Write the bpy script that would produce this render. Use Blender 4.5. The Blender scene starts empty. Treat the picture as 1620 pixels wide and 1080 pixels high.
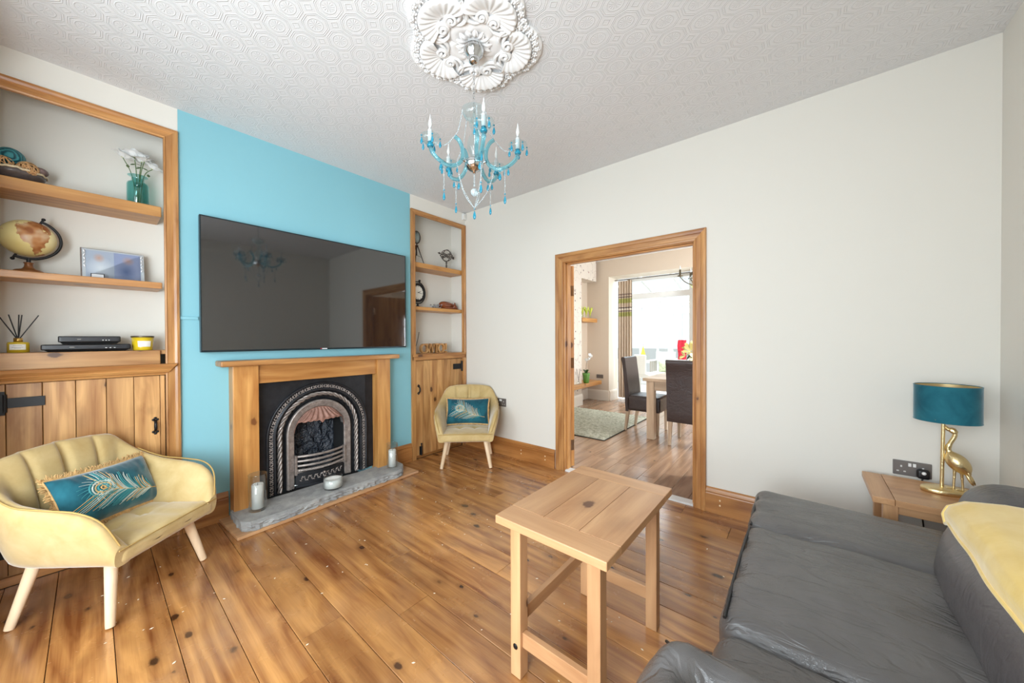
import bpy, bmesh, math, random
from mathutils import Vector, Matrix, Euler, noise
random.seed(7)
S = bpy.context.scene
PI = math.pi
def V(*a): return Vector(a)
def lin(c):
    o = []
    for x in c[:3]:
        x = x/255.0
        o.append(x/12.92 if x <= .04045 else ((x+.055)/1.055)**2.4)
    return (o[0], o[1], o[2], 1.0)

# ------------------------------------------------------------ camera, sky, light
cam = bpy.data.cameras.new('camera'); camo = bpy.data.objects.new('camera', cam); S.collection.objects.link(camo)
CX, CY, CZ = 3.11751, -2.87386, 1.25928
yaw, pitch, roll = math.radians(39.763), math.radians(-.476), math.radians(-.222)
fwd = V(-math.sin(yaw)*math.cos(pitch), math.cos(yaw)*math.cos(pitch), math.sin(pitch))
rgt = V(math.cos(yaw), math.sin(yaw), 0); upv = rgt.cross(fwd)
r2 = rgt*math.cos(roll)+upv*math.sin(roll); u2 = -rgt*math.sin(roll)+upv*math.cos(roll)
camo.matrix_world = Matrix(((r2.x, u2.x, -fwd.x, CX), (r2.y, u2.y, -fwd.y, CY), (r2.z, u2.z, -fwd.z, CZ), (0, 0, 0, 1)))
cam.sensor_width = 36; cam.lens = 555.2911/1620*36; cam.clip_start = .02; cam.clip_end = 200
S.camera = camo
S.view_settings.view_transform = 'Standard'; S.view_settings.look = 'None'
S.view_settings.exposure = -0.29; S.view_settings.gamma = 1.0; S.view_settings.use_curve_mapping = False
W = bpy.data.worlds.new('sky'); S.world = W; W.use_nodes = True
bg = W.node_tree.nodes['Background']; bg.inputs[0].default_value = (.86, .94, 1.0, 1); bg.inputs[1].default_value = 1.9
def area(name, loc, target, sx, sy, power, col=(1, 1, 1)):
    l = bpy.data.lights.new(name, 'AREA'); l.shape = 'RECTANGLE'; l.size = sx; l.size_y = sy; l.energy = power; l.color = col
    o = bpy.data.objects.new(name, l); S.collection.objects.link(o); o.location = loc
    d = V(*target)-V(*loc); o.rotation_euler = d.to_track_quat('-Z', 'Z').to_euler(); return o
# daylight coming in through the bay window behind the camera and through the garden room
DAY = (.83, .93, 1.0)
area('bay_daylight', (1.9, -4.02, 1.36), (.95, -1.6, .98), 1.9, 1.5, 72, DAY)
area('bay_daylight', (.80, -3.72, 1.36), (1.8, -2.4, .8), .75, 1.5, 10, DAY)
area('bay_daylight', (3.02, -3.72, 1.36), (.8, -1.0, 1.1), .75, 1.5, 104, DAY)
area('dining_fill', (4.22, 2.0, 1.3), (1.0, 2.0, 1.0), 1.6, .96, 400, DAY)  # added fill to brighten the dining room, outside an invented side window
area('garden_daylight', (1.3, 5.6, 3.6), (1.4, 3.3, .9), 3.2, 2.2, 420, DAY)

# ------------------------------------------------------------ mesh helpers
class MB:
    def __init__(s): s.v = []; s.f = []; s.sm = []; s.mi = []
    def add(s, vs, fs, smooth=False, mi=0):
        b = len(s.v); s.v += [tuple(x) for x in vs]
        for f in fs: s.f.append(tuple(i+b for i in f)); s.sm.append(smooth); s.mi.append(mi)
        return s
    def box(s, a, b, mi=0):
        x0, y0, z0 = (min(a[i], b[i]) for i in range(3)); x1, y1, z1 = (max(a[i], b[i]) for i in range(3))
        return s.add([(x0,y0,z0),(x1,y0,z0),(x1,y1,z0),(x0,y1,z0),(x0,y0,z1),(x1,y0,z1),(x1,y1,z1),(x0,y1,z1)],
              [(0,3,2,1),(4,5,6,7),(0,1,5,4),(1,2,6,5),(2,3,7,6),(3,0,4,7)], False, mi)
    def obox(s, M, h, mi=0):
        vs = [M @ V(x*h[0], y*h[1], z*h[2]) for z in (-1,1) for x, y in ((-1,-1),(1,-1),(1,1),(-1,1))]
        return s.add(vs, [(0,3,2,1),(4,5,6,7),(0,1,5,4),(1,2,6,5),(2,3,7,6),(3,0,4,7)], False, mi)
    def hexa(s, bot, top, mi=0):   # quads bottom/top, both counter-clockwise
        return s.add(list(bot)+list(top), [(0,3,2,1),(4,5,6,7),(0,1,5,4),(1,2,6,5),(2,3,7,6),(3,0,4,7)], False, mi)
    def grid(s, fn, nu, nv, cu=False, cv=False, smooth=True, mi=0, flip=False):
        U = nu if cu else nu+1; N = nv if cv else nv+1
        vs = [fn(i/nu, j/nv) for i in range(U) for j in range(N)]; fs = []
        for i in range(nu):
            for j in range(nv):
                a = i*N+j; b = ((i+1) % U)*N+j; c = ((i+1) % U)*N+(j+1) % N; d = i*N+(j+1) % N
                fs.append((a,d,c,b) if flip else (a,b,c,d))
        return s.add(vs, fs, smooth, mi)
    def tube(s, pts, r, n=8, closed=False, caps=True, mi=0, flat=1.0):
        P = [V(*p) for p in pts]; m = len(P); R = r if isinstance(r, (list, tuple)) else [r]*m
        T = []
        for i in range(m):
            a = P[(i-1) % m] if (closed or i > 0) else P[i]; b = P[(i+1) % m] if (closed or i < m-1) else P[i]
            t = b-a; T.append(t.normalized() if t.length > 1e-9 else V(0,0,1))
        ref = V(0,0,1) if abs(T[0].z) < .9 else V(1,0,0); nrm = T[0].cross(ref).normalized(); vs = []
        for i in range(m):
            nrm = (nrm-T[i]*nrm.dot(T[i])); nrm = nrm.normalized() if nrm.length > 1e-6 else T[i].orthogonal().normalized(); bn = T[i].cross(nrm)
            for k in range(n):
                a = 2*PI*k/n; vs.append(P[i]+(nrm*math.cos(a)+bn*math.sin(a)*flat)*R[i])
        fs = []
        for i in range(m if closed else m-1):
            for k in range(n):
                a = i*n+k; b = i*n+(k+1) % n; c = ((i+1) % m)*n+(k+1) % n; d = ((i+1) % m)*n+k; fs.append((a,b,c,d))
        s.add(vs, fs, True, mi)
        if caps and not closed:
            s.add(vs[:n], [tuple(range(n-1,-1,-1))], False, mi); s.add(vs[-n:], [tuple(range(n))], False, mi)
        return s
    def lathe(s, prof, n=24, c=(0,0,0), M=None, mi=0, sx=1.0, sy=1.0):
        c = V(*c)
        def fn(u, v):
            i = round(u*(len(prof)-1)); r, z = prof[i]; a = -2*PI*v
            p = V(r*math.cos(a)*sx, r*math.sin(a)*sy, z); return (M @ p if M else p)+c
        return s.grid(fn, len(prof)-1, n, False, True, True, mi)
    def sphere(s, c, r, n=12, sc=(1,1,1), M=None, mi=0):
        m = max(4, n//2)
        prof = [(max(1e-5, math.cos(-PI/2+PI*i/m)), math.sin(-PI/2+PI*i/m)) for i in range(m+1)]
        D = Matrix.Diagonal((r*sc[0], r*sc[1], r*sc[2], 1)); MM = (M @ D) if M else D
        return s.lathe(prof, n, c, MM, mi)
    def rbox(s, c, h, r, n=4, deform=None, M=None, mi=0):
        c = V(*c)
        def coords(hh):
            k = [0, .15, .4, .7, 1]; lo = [-hh+r*t for t in k]; hi = [hh-r*t for t in reversed(k)]
            mid = [(-hh+r)+(2*(hh-r))*i/n for i in range(1, n)]; return lo+mid+hi
        L = [coords(h[i]) for i in range(3)]; idx = {}; vs = []; fs = []
        def pt(p):
            q = V(*p); inn = V(*[max(-(h[i]-r), min(h[i]-r, q[i])) for i in range(3)]); d = q-inn
            if d.length > 1e-9:
                q = inn+d.normalized()*r
            key = (round(p[0],5), round(p[1],5), round(p[2],5))
            if key not in idx:
                if deform: q = deform(q)
                if M: q = M @ q
                idx[key] = len(vs); vs.append(q+c)
            return idx[key]
        for ax in range(3):
            a, b = (ax+1) % 3, (ax+2) % 3
            for sg in (-1, 1):
                for i in range(len(L[a])-1):
                    for j in range(len(L[b])-1):
                        q = []
                        for da, db in ((0,0),(1,0),(1,1),(0,1)):
                            p = [0,0,0]; p[ax] = sg*h[ax]; p[a] = L[a][i+da]; p[b] = L[b][j+db]; q.append(pt(p))
                        fs.append(tuple(q) if sg > 0 else tuple(reversed(q)))
        return s.add(vs, fs, True, mi)
    def prism(s, poly, ax, lo, hi, mi=0):
        """poly: 2-D points in the plane across axis ax, extruded from lo to hi"""
        def P(p, t):
            return {'x': (t,p[0],p[1]), 'y': (p[0],t,p[1]), 'z': (p[0],p[1],t)}[ax]
        n = len(poly); area2 = sum(poly[i][0]*poly[(i+1) % n][1]-poly[(i+1) % n][0]*poly[i][1] for i in range(n))
        pl = list(poly) if (area2 > 0) ^ (ax == 'y') else list(poly)[::-1]
        vs = [P(p, lo) for p in pl]+[P(p, hi) for p in pl]
        return s.add(vs, [tuple(range(n-1,-1,-1)), tuple(range(n, 2*n))]+[(i,(i+1) % n,n+(i+1) % n,n+i) for i in range(n)], False, mi)
    def bar(s, prof, p0, p1, across, out, m0=0.0, m1=0.0, mi=0):
        """moulding: profile (a across, d out) swept p0->p1, mitred"""
        p0, p1, across, out = V(*p0), V(*p1), V(*across), V(*out); d = (p1-p0).normalized(); n = len(prof)
        vs = [p0+across*a+out*o-d*(m0*a) for a, o in prof]+[p1+across*a+out*o+d*(m1*a) for a, o in prof]
        hand = d.dot(across.cross(out)); A = sum(prof[i][0]*prof[(i+1) % n][1]-prof[(i+1) % n][0]*prof[i][1] for i in range(n))
        fs = [tuple(range(n-1,-1,-1)), tuple(range(n,2*n))]+[(i,(i+1) % n,n+(i+1) % n,n+i) for i in range(n)]
        if hand*A < 0: fs = [tuple(reversed(f)) for f in fs]
        return s.add(vs, fs, False, mi)
    def join(s, o, M=None):
        b = len(s.v); s.v += [tuple(M @ V(*p)) if M else p for p in o.v]
        s.f += [tuple(i+b for i in f) for f in o.f]; s.sm += o.sm; s.mi += o.mi; return s
def mesh(name, mb, mats):
    me = bpy.data.meshes.new(name); me.from_pydata(mb.v, [], mb.f)
    for m in (mats if isinstance(mats, (list, tuple)) else [mats]): me.materials.append(m)
    me.polygons.foreach_set('use_smooth', mb.sm); me.polygons.foreach_set('material_index', mb.mi); me.update(); return me
def obj(name, mb, mats, parent=None, bevel=0, sub=0, label=None, kind=None, seg=2):
    o = bpy.data.objects.new(name, mesh(name, mb, mats)); S.collection.objects.link(o)
    if parent: o.parent = parent
    if bevel:
        m = o.modifiers.new('b', 'BEVEL'); m.width = bevel; m.segments = seg; m.limit_method = 'ANGLE'; m.angle_limit = math.radians(40)
    if sub:
        m = o.modifiers.new('s', 'SUBSURF'); m.levels = sub; m.render_levels = sub
    if label: o['label'] = label
    if kind: o['kind'] = kind
    return o
def tag(o, label, cat, group=None):
    o['label'] = label; o['category'] = cat
    if group: o['group'] = group
    return o
def thing(name, label, cat, loc=(0,0,0), rotz=0, group=None):
    o = bpy.data.objects.new(name, None); o.empty_display_size = .05; S.collection.objects.link(o)
    o.location = loc; o.rotation_euler = (0,0,rotz); return tag(o, label, cat, group)
def rebase(root, loc):
    """children were built in room coordinates: put the empty at the thing's base"""
    root.location = loc
    for c in root.children: c.location = V(*c.location)-V(*loc)
    return root
def struct(name, mb, mats, parent=None, bevel=0):
    o = obj(name, mb, mats, parent, bevel); o['kind'] = 'structure'; return o
def T(x, y, z): return Matrix.Translation((x, y, z))
def RX(a): return Matrix.Rotation(a, 4, 'X')
def RY(a): return Matrix.Rotation(a, 4, 'Y')
def RZ(a): return Matrix.Rotation(a, 4, 'Z')
def bez(p, n=12):
    """smooth curve through points (Catmull-Rom)"""
    P = [V(*q) for q in p]; out = []
    for i in range(len(P)-1):
        a = P[max(0,i-1)]; b = P[i]; c = P[i+1]; d = P[min(len(P)-1,i+2)]
        for k in range(n):
            t = k/n; out.append(.5*((2*b)+(c-a)*t+(2*a-5*b+4*c-d)*t*t+(3*b-a-3*c+d)*t*t*t))
    out.append(P[-1]); return out

# ------------------------------------------------------------ materials
class NT:
    def __init__(s, name):
        s.m = bpy.data.materials.new(name); s.m.use_nodes = True; s.t = s.m.node_tree; s.b = s.t.nodes['Principled BSDF']
    def n(s, ty, **k):
        o = s.t.nodes.new(ty)
        for a, b in k.items():
            if a.startswith('_'): o.inputs[a[1:].replace('_', ' ')].default_value = b
            else: setattr(o, a, b)
        return o
    def l(s, a, b): s.t.links.new(a, b)
    def inp(s, sock, v):
        if hasattr(v, 'is_linked') or hasattr(v, 'links'): s.l(v, sock)
        else: sock.default_value = v
    def math(s, op, a, b=0.0, c=None, clamp=False):
        o = s.n('ShaderNodeMath', operation=op, use_clamp=clamp); s.inp(o.inputs[0], a); s.inp(o.inputs[1], b)
        if c is not None: s.inp(o.inputs[2], c)
        return o.outputs[0]
    def mix(s, f, a, b, ty='MIX'):
        o = s.n('ShaderNodeMix', data_type='RGBA', blend_type=ty); s.inp(o.inputs[0], f); s.inp(o.inputs[6], a); s.inp(o.inputs[7], b); return o.outputs[2]
    def ramp(s, f, stops):
        o = s.n('ShaderNodeValToRGB'); e = o.color_ramp.elements; e[0].position, e[0].color = stops[0]; e[1].position, e[1].color = stops[-1]
        for p, c in stops[1:-1]:
            x = e.new(p); x.color = c
        s.l(f, o.inputs[0]); return o.outputs[0]
    def coord(s, out='Object'): return s.n('ShaderNodeTexCoord').outputs[out]
    def map(s, v, scale=(1,1,1), loc=(0,0,0), rot=(0,0,0)):
        o = s.n('ShaderNodeMapping'); s.l(v, o.inputs[0]); s.inp(o.inputs[1], loc); s.inp(o.inputs[2], rot); s.inp(o.inputs[3], scale); return o.outputs[0]
    def noise(s, v, scale, detail=2, rough=.5, dist=0):
        o = s.n('ShaderNodeTexNoise'); s.l(v, o.inputs['Vector']); o.inputs['Scale'].default_value = scale; o.inputs['Detail'].default_value = detail
        o.inputs['Roughness'].default_value = rough; o.inputs['Distortion'].default_value = dist; return o.outputs['Fac']
    def bump(s, h, strength=.3, dist=.01):
        o = s.n('ShaderNodeBump'); o.inputs['Strength'].default_value = strength; o.inputs['Distance'].default_value = dist; s.l(h, o.inputs['Height']); s.l(o.outputs[0], s.b.inputs['Normal']); return o
def mat(name, col, rough=.5, metal=0, spec=.5, ior=1.5, coat=0, trans=0, sheen=0, emit=None, estr=0, bump=None, var=0, vscale=3, alpha=1):
    t = NT(name); b = t.b; c = lin(col)
    b.inputs['Base Color'].default_value = c; b.inputs['Roughness'].default_value = rough; b.inputs['Metallic'].default_value = metal
    b.inputs['IOR'].default_value = ior; b.inputs['Specular IOR Level'].default_value = spec; b.inputs['Coat Weight'].default_value = coat
    b.inputs['Transmission Weight'].default_value = trans; b.inputs['Sheen Weight'].default_value = sheen
    if emit: b.inputs['Emission Color'].default_value = lin(emit); b.inputs['Emission Strength'].default_value = estr
    if var or bump:
        co = t.coord()
    if var:
        f = t.noise(co, vscale, 4, .6); d = tuple(x*(1-var) for x in c[:3])+(1,); u = tuple(min(1, x*(1+var)) for x in c[:3])+(1,)
        t.l(t.ramp(f, [(.3, d), (.7, u)]), b.inputs['Base Color'])
    if bump:
        t.bump(t.noise(co, bump[0], 4, .6), bump[1], bump[2] if len(bump) > 2 else .01)
    return t.m
_wood = {}
def wood(kind, axis):
    """planed timber: stretched grain, growth figure, knots; every piece gets its own offset and tone"""
    key = (kind, axis)
    if key in _wood: return _wood[key]
    P = dict(
        trim=dict(lo=(144,88,42), hi=(204,150,90), knot=(84,46,22), rough=.38, coat=.15, kn=.10, kd=4.2),
        door=dict(lo=(152,100,52), hi=(216,166,106), knot=(74,42,24), rough=.42, coat=.12, kn=.12, kd=5.0),
        honey=dict(lo=(164,106,50), hi=(208,154,88), knot=(112,64,30), rough=.4, coat=.1, kn=.085, kd=3.6),
        floor=dict(lo=(124,70,34), hi=(206,148,86), knot=(36,16,8), rough=.3, coat=.4, kn=.115, kd=5.0),
        oakfloor=dict(lo=(132,100,76), hi=(176,140,110), knot=(104,72,48), rough=.26, coat=.3, kn=.03, kd=2.0),
        table=dict(lo=(172,124,84), hi=(204,158,114), knot=(92,56,40), rough=.4, coat=.1, kn=.09, kd=3.8),
        beech=dict(lo=(222,190,152), hi=(240,216,184), knot=(214,180,140), rough=.45, coat=0, kn=.0, kd=1.0),
        grey=dict(lo=(168,142,116), hi=(204,182,156), knot=(130,104,80), rough=.5, coat=0, kn=.02, kd=2.0),
        skirt=dict(lo=(142,88,42), hi=(190,132,74), knot=(70,36,18), rough=.36, coat=.2, kn=.06, kd=3.0),
        dark=dict(lo=(96,52,28), hi=(146,84,46), knot=(60,30,16), rough=.35, coat=.2, kn=.0, kd=2.0),
    )[kind]
    t = NT('%s_wood_%s' % (kind, axis)); co = t.coord(); rnd = t.n('ShaderNodeObjectInfo').outputs['Random']
    off = t.n('ShaderNodeCombineXYZ'); 
    for i, k in enumerate((13.7, 7.3, 5.1)): t.l(t.math('MULTIPLY', rnd, k), off.inputs[i])
    add = t.n('ShaderNodeVectorMath', operation='ADD'); t.l(co, add.inputs[0]); t.l(off.outputs[0], add.inputs[1]); p = add.outputs[0]
    def sc(al, ac): return tuple(al if a == axis else ac for a in 'xyz')
    warp = t.noise(t.map(p, sc(.9, 4.0)), 1.0, 2, .5)
    q = t.n('ShaderNodeVectorMath', operation='ADD'); t.l(t.map(p, sc(1.2, 16)), q.inputs[0]); t.l(t.math('MULTIPLY', warp, 5.0), q.inputs[1])
    figure = t.noise(q.outputs[0], 1.0, 3, .55)
    fine = t.noise(t.map(p, sc(4, 150)), 1.0, 2, .6)
    rings = t.math('PINGPONG', t.math('MULTIPLY', t.noise(t.map(p, sc(.55, 5)), 1.0, 2, .45), 12.0), 1.0)
    f = t.math('ADD', t.math('MULTIPLY', figure, .62), t.math('ADD', t.math('MULTIPLY', fine, .2), t.math('MULTIPLY', rings, .18)))
    base = t.ramp(f, [(.3, lin(P['lo'])), (.68, lin(P['hi']))])
    tone = t.math('ADD', .86, t.math('MULTIPLY', rnd, .26)); comb = t.n('ShaderNodeCombineColor')
    for i in range(3): t.l(tone, comb.inputs[i])
    base = t.mix(1.0, base, comb.outputs[0], 'MULTIPLY')
    if P['kn'] > 0:
        vo = t.n('ShaderNodeTexVoronoi'); t.l(t.map(p, sc(P['kd']*.62, P['kd'])), vo.inputs['Vector']); vo.inputs['Scale'].default_value = 1.6
        wob = t.math('ADD', vo.outputs['Distance'], t.math('MULTIPLY', t.math('SUBTRACT', t.noise(p, 30, 3, .6), .5), .14))
        sep = t.n('ShaderNodeSeparateColor'); t.l(vo.outputs['Color'], sep.inputs[0])
        pick = t.math('ADD', t.math('MULTIPLY', sep.outputs[0], P['kn']*1.5), P['kn']*.15)
        k = t.math('SUBTRACT', 1.0, t.math('DIVIDE', wob, pick), clamp=True); k = t.math('MULTIPLY', k, 3.2, clamp=True)
        halo = t.math('SUBTRACT', 1.0, t.math('DIVIDE', wob, t.math('MULTIPLY', pick, 2.4)), clamp=True)
        base = t.mix(t.math('MULTIPLY', halo, .55), base, lin(tuple(int(P['lo'][i]*.78) for i in range(3))))
        base = t.mix(t.math('MULTIPLY', k, .9), base, lin(P['knot']))
    rough = P['rough']
    if kind == 'floor':
        worn = t.noise(co, 2.6, 4, .55); wm = t.ramp(worn, [(.46, (0,0,0,1)), (.80, (1,1,1,1))])
        base = t.mix(t.math('MULTIPLY', wm, .34), base, lin((200,160,124)))
        dirt = t.ramp(t.noise(co, .9, 4, .6), [(.38, (1,1,1,1)), (.6, (0,0,0,1))]); base = t.mix(t.math('MULTIPLY', dirt, .35), base, lin((92,50,26)))
        rr = t.math('ADD', .13, t.math('MULTIPLY', t.noise(p, 5, 4, .6), .24)); t.l(rr, t.b.inputs['Roughness'])
    else: t.b.inputs['Roughness'].default_value = rough
    t.l(base, t.b.inputs['Base Color']); t.b.inputs['Coat Weight'].default_value = P['coat']; t.b.inputs['Coat Roughness'].default_value = .18
    t.bump(t.math('ADD', figure, t.math('MULTIPLY', fine, .6)), .12, .004)
    _wood[key] = t.m; return t.m
def glass(name, col, rough=0.0, tint=.9, fres=1.45):
    """thin clear glass: tinted see-through plus a mirror sheen"""
    t = NT(name); t.t.nodes.remove(t.b); out = t.t.nodes['Material Output']
    tr = t.n('ShaderNodeBsdfTransparent'); tr.inputs[0].default_value = lin(col)
    gl = t.n('ShaderNodeBsdfGlossy'); gl.inputs['Roughness'].default_value = max(.02, rough); gl.inputs[0].default_value = (1,1,1,1)
    fr = t.n('ShaderNodeLayerWeight'); fr.inputs[0].default_value = .5; mx = t.n('ShaderNodeMixShader'); f0 = ((fres-1)/(fres+1))**2
    t.l(t.math('ADD', f0, t.math('MULTIPLY', t.math('POWER', fr.outputs['Facing'], 4.0), .7*(1-f0)), clamp=True), mx.inputs[0]); t.l(tr.outputs[0], mx.inputs[1]); t.l(gl.outputs[0], mx.inputs[2]); t.l(mx.outputs[0], out.inputs[0]); return t.m
M_wall = mat('warm_beige_paint', (226,222,213), .85, bump=(60,.04,.003))
M_wall2 = mat('dining_taupe_paint', (214,196,176), .85)
M_blue = mat('turquoise_wall_paint', (134,190,202), .7, bump=(60,.04,.003))
M_white = mat('white_gloss_paint', (228,228,226), .4)
M_plaster = mat('white_plaster', (240,239,238), .75)
M_dkiron = mat('black_iron', (20,20,22), .45, metal=.2)
M_chrome = mat('polished_chrome', (210,212,214), .12, metal=1)
M_black = mat('black_plastic', (18,18,20), .4)
M_gold = mat('antique_gold', (228,206,156), .32, metal=1, bump=(120,.35,.004))
M_brass = mat('brushed_brass', (205,168,96), .3, metal=1)
M_wax = mat('white_wax', (244,242,236), .5)
M_clear = glass('clear_glass', (248,250,250))
def ceiling_mat():
    t = NT('embossed_ceiling_paper'); t.b.inputs['Base Color'].default_value = lin((226,226,227)); t.b.inputs['Roughness'].default_value = .8
    sep = t.n('ShaderNodeSeparateXYZ'); t.l(t.coord(), sep.inputs[0]); p = .142
    fx = t.math('SUBTRACT', t.math('FRACT', t.math('ADD', t.math('DIVIDE', sep.outputs[0], p), .13)), .5)
    fy = t.math('SUBTRACT', t.math('FRACT', t.math('ADD', t.math('DIVIDE', sep.outputs[1], p*.82), .2)), .5)
    ax = t.math('ABSOLUTE', fx); ay = t.math('ABSOLUTE', fy)
    d8 = t.math('MAXIMUM', t.math('MAXIMUM', ax, ay), t.math('MULTIPLY', t.math('ADD', ax, ay), .70))
    r = t.math('SQRT', t.math('ADD', t.math('MULTIPLY', fx, fx), t.math('MULTIPLY', fy, fy)))
    def line(v, at, w): return t.math('SUBTRACT', 1.0, t.math('DIVIDE', t.math('ABSOLUTE', t.math('SUBTRACT', v, at)), w), clamp=True)
    ang = t.math('ARCTAN2', fy, fx); pet = t.math('ABSOLUTE', t.math('SINE', t.math('MULTIPLY', ang, 6.0)))
    inside = t.math('LESS_THAN', r, .2); flower = t.math('MULTIPLY', inside, pet)
    h = t.math('ADD', t.math('ADD', line(d8, .455, .022), line(d8, .395, .02)), t.math('ADD', t.math('MULTIPLY', line(r, .27, .025), .7), t.math('MULTIPLY', flower, .6)))
    sq = t.math('ADD', t.math('SUBTRACT', .5, ax), t.math('SUBTRACT', .5, ay)); h = t.math('ADD', h, line(sq, .14, .03))
    h = t.math('ADD', h, t.math('MULTIPLY', t.noise(t.coord(), 160, 2), .35))
    t.bump(h, .42, .006); return t.m
M_ceil = ceiling_mat()
def leather(name, col, rough=.38, wr=1.0):
    t = NT(name); c = lin(col); co = t.coord(); t.b.inputs['Roughness'].default_value = rough; t.b.inputs['Specular IOR Level'].default_value = .75
    v = t.n('ShaderNodeTexVoronoi'); v.feature = 'DISTANCE_TO_EDGE'; t.l(co, v.inputs['Vector']); v.inputs['Scale'].default_value = 420
    big = t.noise(t.map(co, (3.0, 7.0, 4.0)), 1.6, 3, .6, .8)
    cr = t.math('ABSOLUTE', t.math('SUBTRACT', t.noise(t.map(co, (2.0, 5.0, 3.0), rot=(0,0,.5)), 2.2, 3, .55, 1.2), .5)); cr = t.math('MULTIPLY', cr, 14.0, clamp=True)
    h = t.math('ADD', t.math('MULTIPLY', v.outputs['Distance'], .10), t.math('ADD', t.math('MULTIPLY', big, 1.2*wr), t.math('MULTIPLY', cr, .35*wr)))
    t.l(t.ramp(t.noise(co, 6, 3), [(.3, tuple(x*.85 for x in c[:3])+(1,)), (.7, tuple(min(1, x*1.12) for x in c[:3])+(1,))]), t.b.inputs['Base Color'])
    t.bump(h, .6, .012); return t.m
M_sofa = leather('grey_leather', (92,89,88), .26, .85)
M_sofab = leather('grey_leather_back', (84,80,82), .27, .35)
M_brown = leather('dark_brown_leather', (46,32,32), .33, .3)
def velvet(name, col, lite, sheen=.6):
    t = NT(name); co = t.coord(); f = t.noise(co, 9, 4, .6, .4)
    t.l(t.ramp(f, [(.32, lin(col)), (.72, lin(lite))]), t.b.inputs['Base Color']); t.b.inputs['Roughness'].default_value = .8
    t.b.inputs['Sheen Weight'].default_value = sheen; t.b.inputs['Sheen Roughness'].default_value = .35; t.b.inputs['Specular IOR Level'].default_value = .2
    t.bump(t.noise(co, 240, 2), .15, .002); return t.m
M_yel = velvet('mustard_velvet', (188,160,106), (206,182,132), .7)
M_yseam = mat('mustard_piping', (178,146,84), .8)
M_teal = velvet('teal_velvet', (18,66,80), (38,104,118), 1.0)
M_tshade = velvet('teal_shade_velvet', (22,84,100), (44,116,130), .5)
M_throw = velvet('yellow_fleece', (230,196,112), (242,214,142), .5)

# ------------------------------------------------------------ the room shell
XR, H, YB = 3.863, 2.75, -3.26
M_sub = mat('dark_subfloor', (40,26,16), .9)
fl = struct('floor', MB().box((-.3,-4.1,-.06),(XR+.1,.0,-.021)), M_sub)
fw = [wood('floor','x')]
yy = .0; row = 0
ys = [0.0]
while ys[-1] > -4.0: ys.append(ys[-1]-(.168+random.uniform(-.006,.006)))
rng = random.Random(3)
for i in range(len(ys)-1):
    y1, y0 = ys[i]-.0012, ys[i+1]+.0012
    xs = [0.0]; cut = rng.uniform(.5,1.9) if i % 3 else rng.uniform(2.2,3.2)
    while cut < XR-.4: xs.append(cut); cut += rng.uniform(1.3,2.4)
    xs.append(XR)
    for a, b in zip(xs[:-1], xs[1:]):
        z = rng.uniform(-.0012,.0); o = obj('plank', MB().box((a+.0008,y0,-.02),(b-.0008,y1,z)), fw, fl, bevel=.0012, seg=1)
fm = MB()
for k in range(150):
    x, y, a, s = rng.uniform(.3,3.0), rng.uniform(-2.9,-.5), rng.uniform(0,3.1), rng.uniform(.003,.008)
    c, d = math.cos(a)*s, math.sin(a)*s
    fm.hexa([(x-c,y-d,.0004),(x+d*.5,y-c*.5,.0004),(x+c,y+d,.0004),(x-d*.5,y+c*.5,.0004)], [(x-c,y-d,.0012),(x+d*.5,y-c*.5,.0012),(x+c,y+d,.0012),(x-d*.5,y+c*.5,.0012)])
obj('paint_fleck', fm, mat('dried_cream_paint', (236,222,196), .6), fl, kind='stuff')
struct('ceiling', MB().box((-.3,-4.15,H),(XR+.1,.02,H+.1)), M_ceil)
# chimney breast (blue), with the flue opening behind the iron insert
cb = MB(); y0, y1 = -2.5, -.76
cb.box((-.32,y0,0),(0,-2.045,H)); cb.box((-.32,-1.25,0),(0,y1,H)); cb.box((-.32,-2.045,.91),(0,-1.25,H)); cb.box((-.36,-2.045,0),(-.26,-1.25,.91))
struct('wall_chimney_breast', cb, M_blue)
# alcove walls
def alcove(name, a, b):
    m = MB(); m.box((-.30,a-.02,0),(-.25,b+.02,H)); m.box((-.25,a-.02,0),(-.0015,a+.012,H)); m.box((-.25,b-.012,0),(-.0015,b+.02,H))
    m.box((-.03,a,2.565),(-.0005,b,H)); return struct(name, m, M_wall)
alcove('wall_left_alcove', -3.26, -2.502); alcove('wall_left_niche', -.758, 0.02)
struct('wall_left_end', MB().box((-.32,-3.5,0),(0,-3.262,H)), M_wall)
bt = MB().box((0,-2.5,1.392),(.012,-2.41,1.412)); struct('trim_1', bt, M_blue, bevel=.003)
# door wall with the opening to the dining room
DL, DR, DT, WT = 1.375, 2.482, 1.972, .11
w = MB(); w.box((-.32,0,0),(DL-.03,WT,H)); w.box((DR+.03,0,0),(XR+.15,WT,H)); w.box((DL-.03,0,DT+.03),(DR+.03,WT,H)); struct('wall_far', w, M_wall)
w = MB(); w.box((XR,-4.2,0),(XR+.15,.0,H)); struct('wall_right', w, M_wall)
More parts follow.
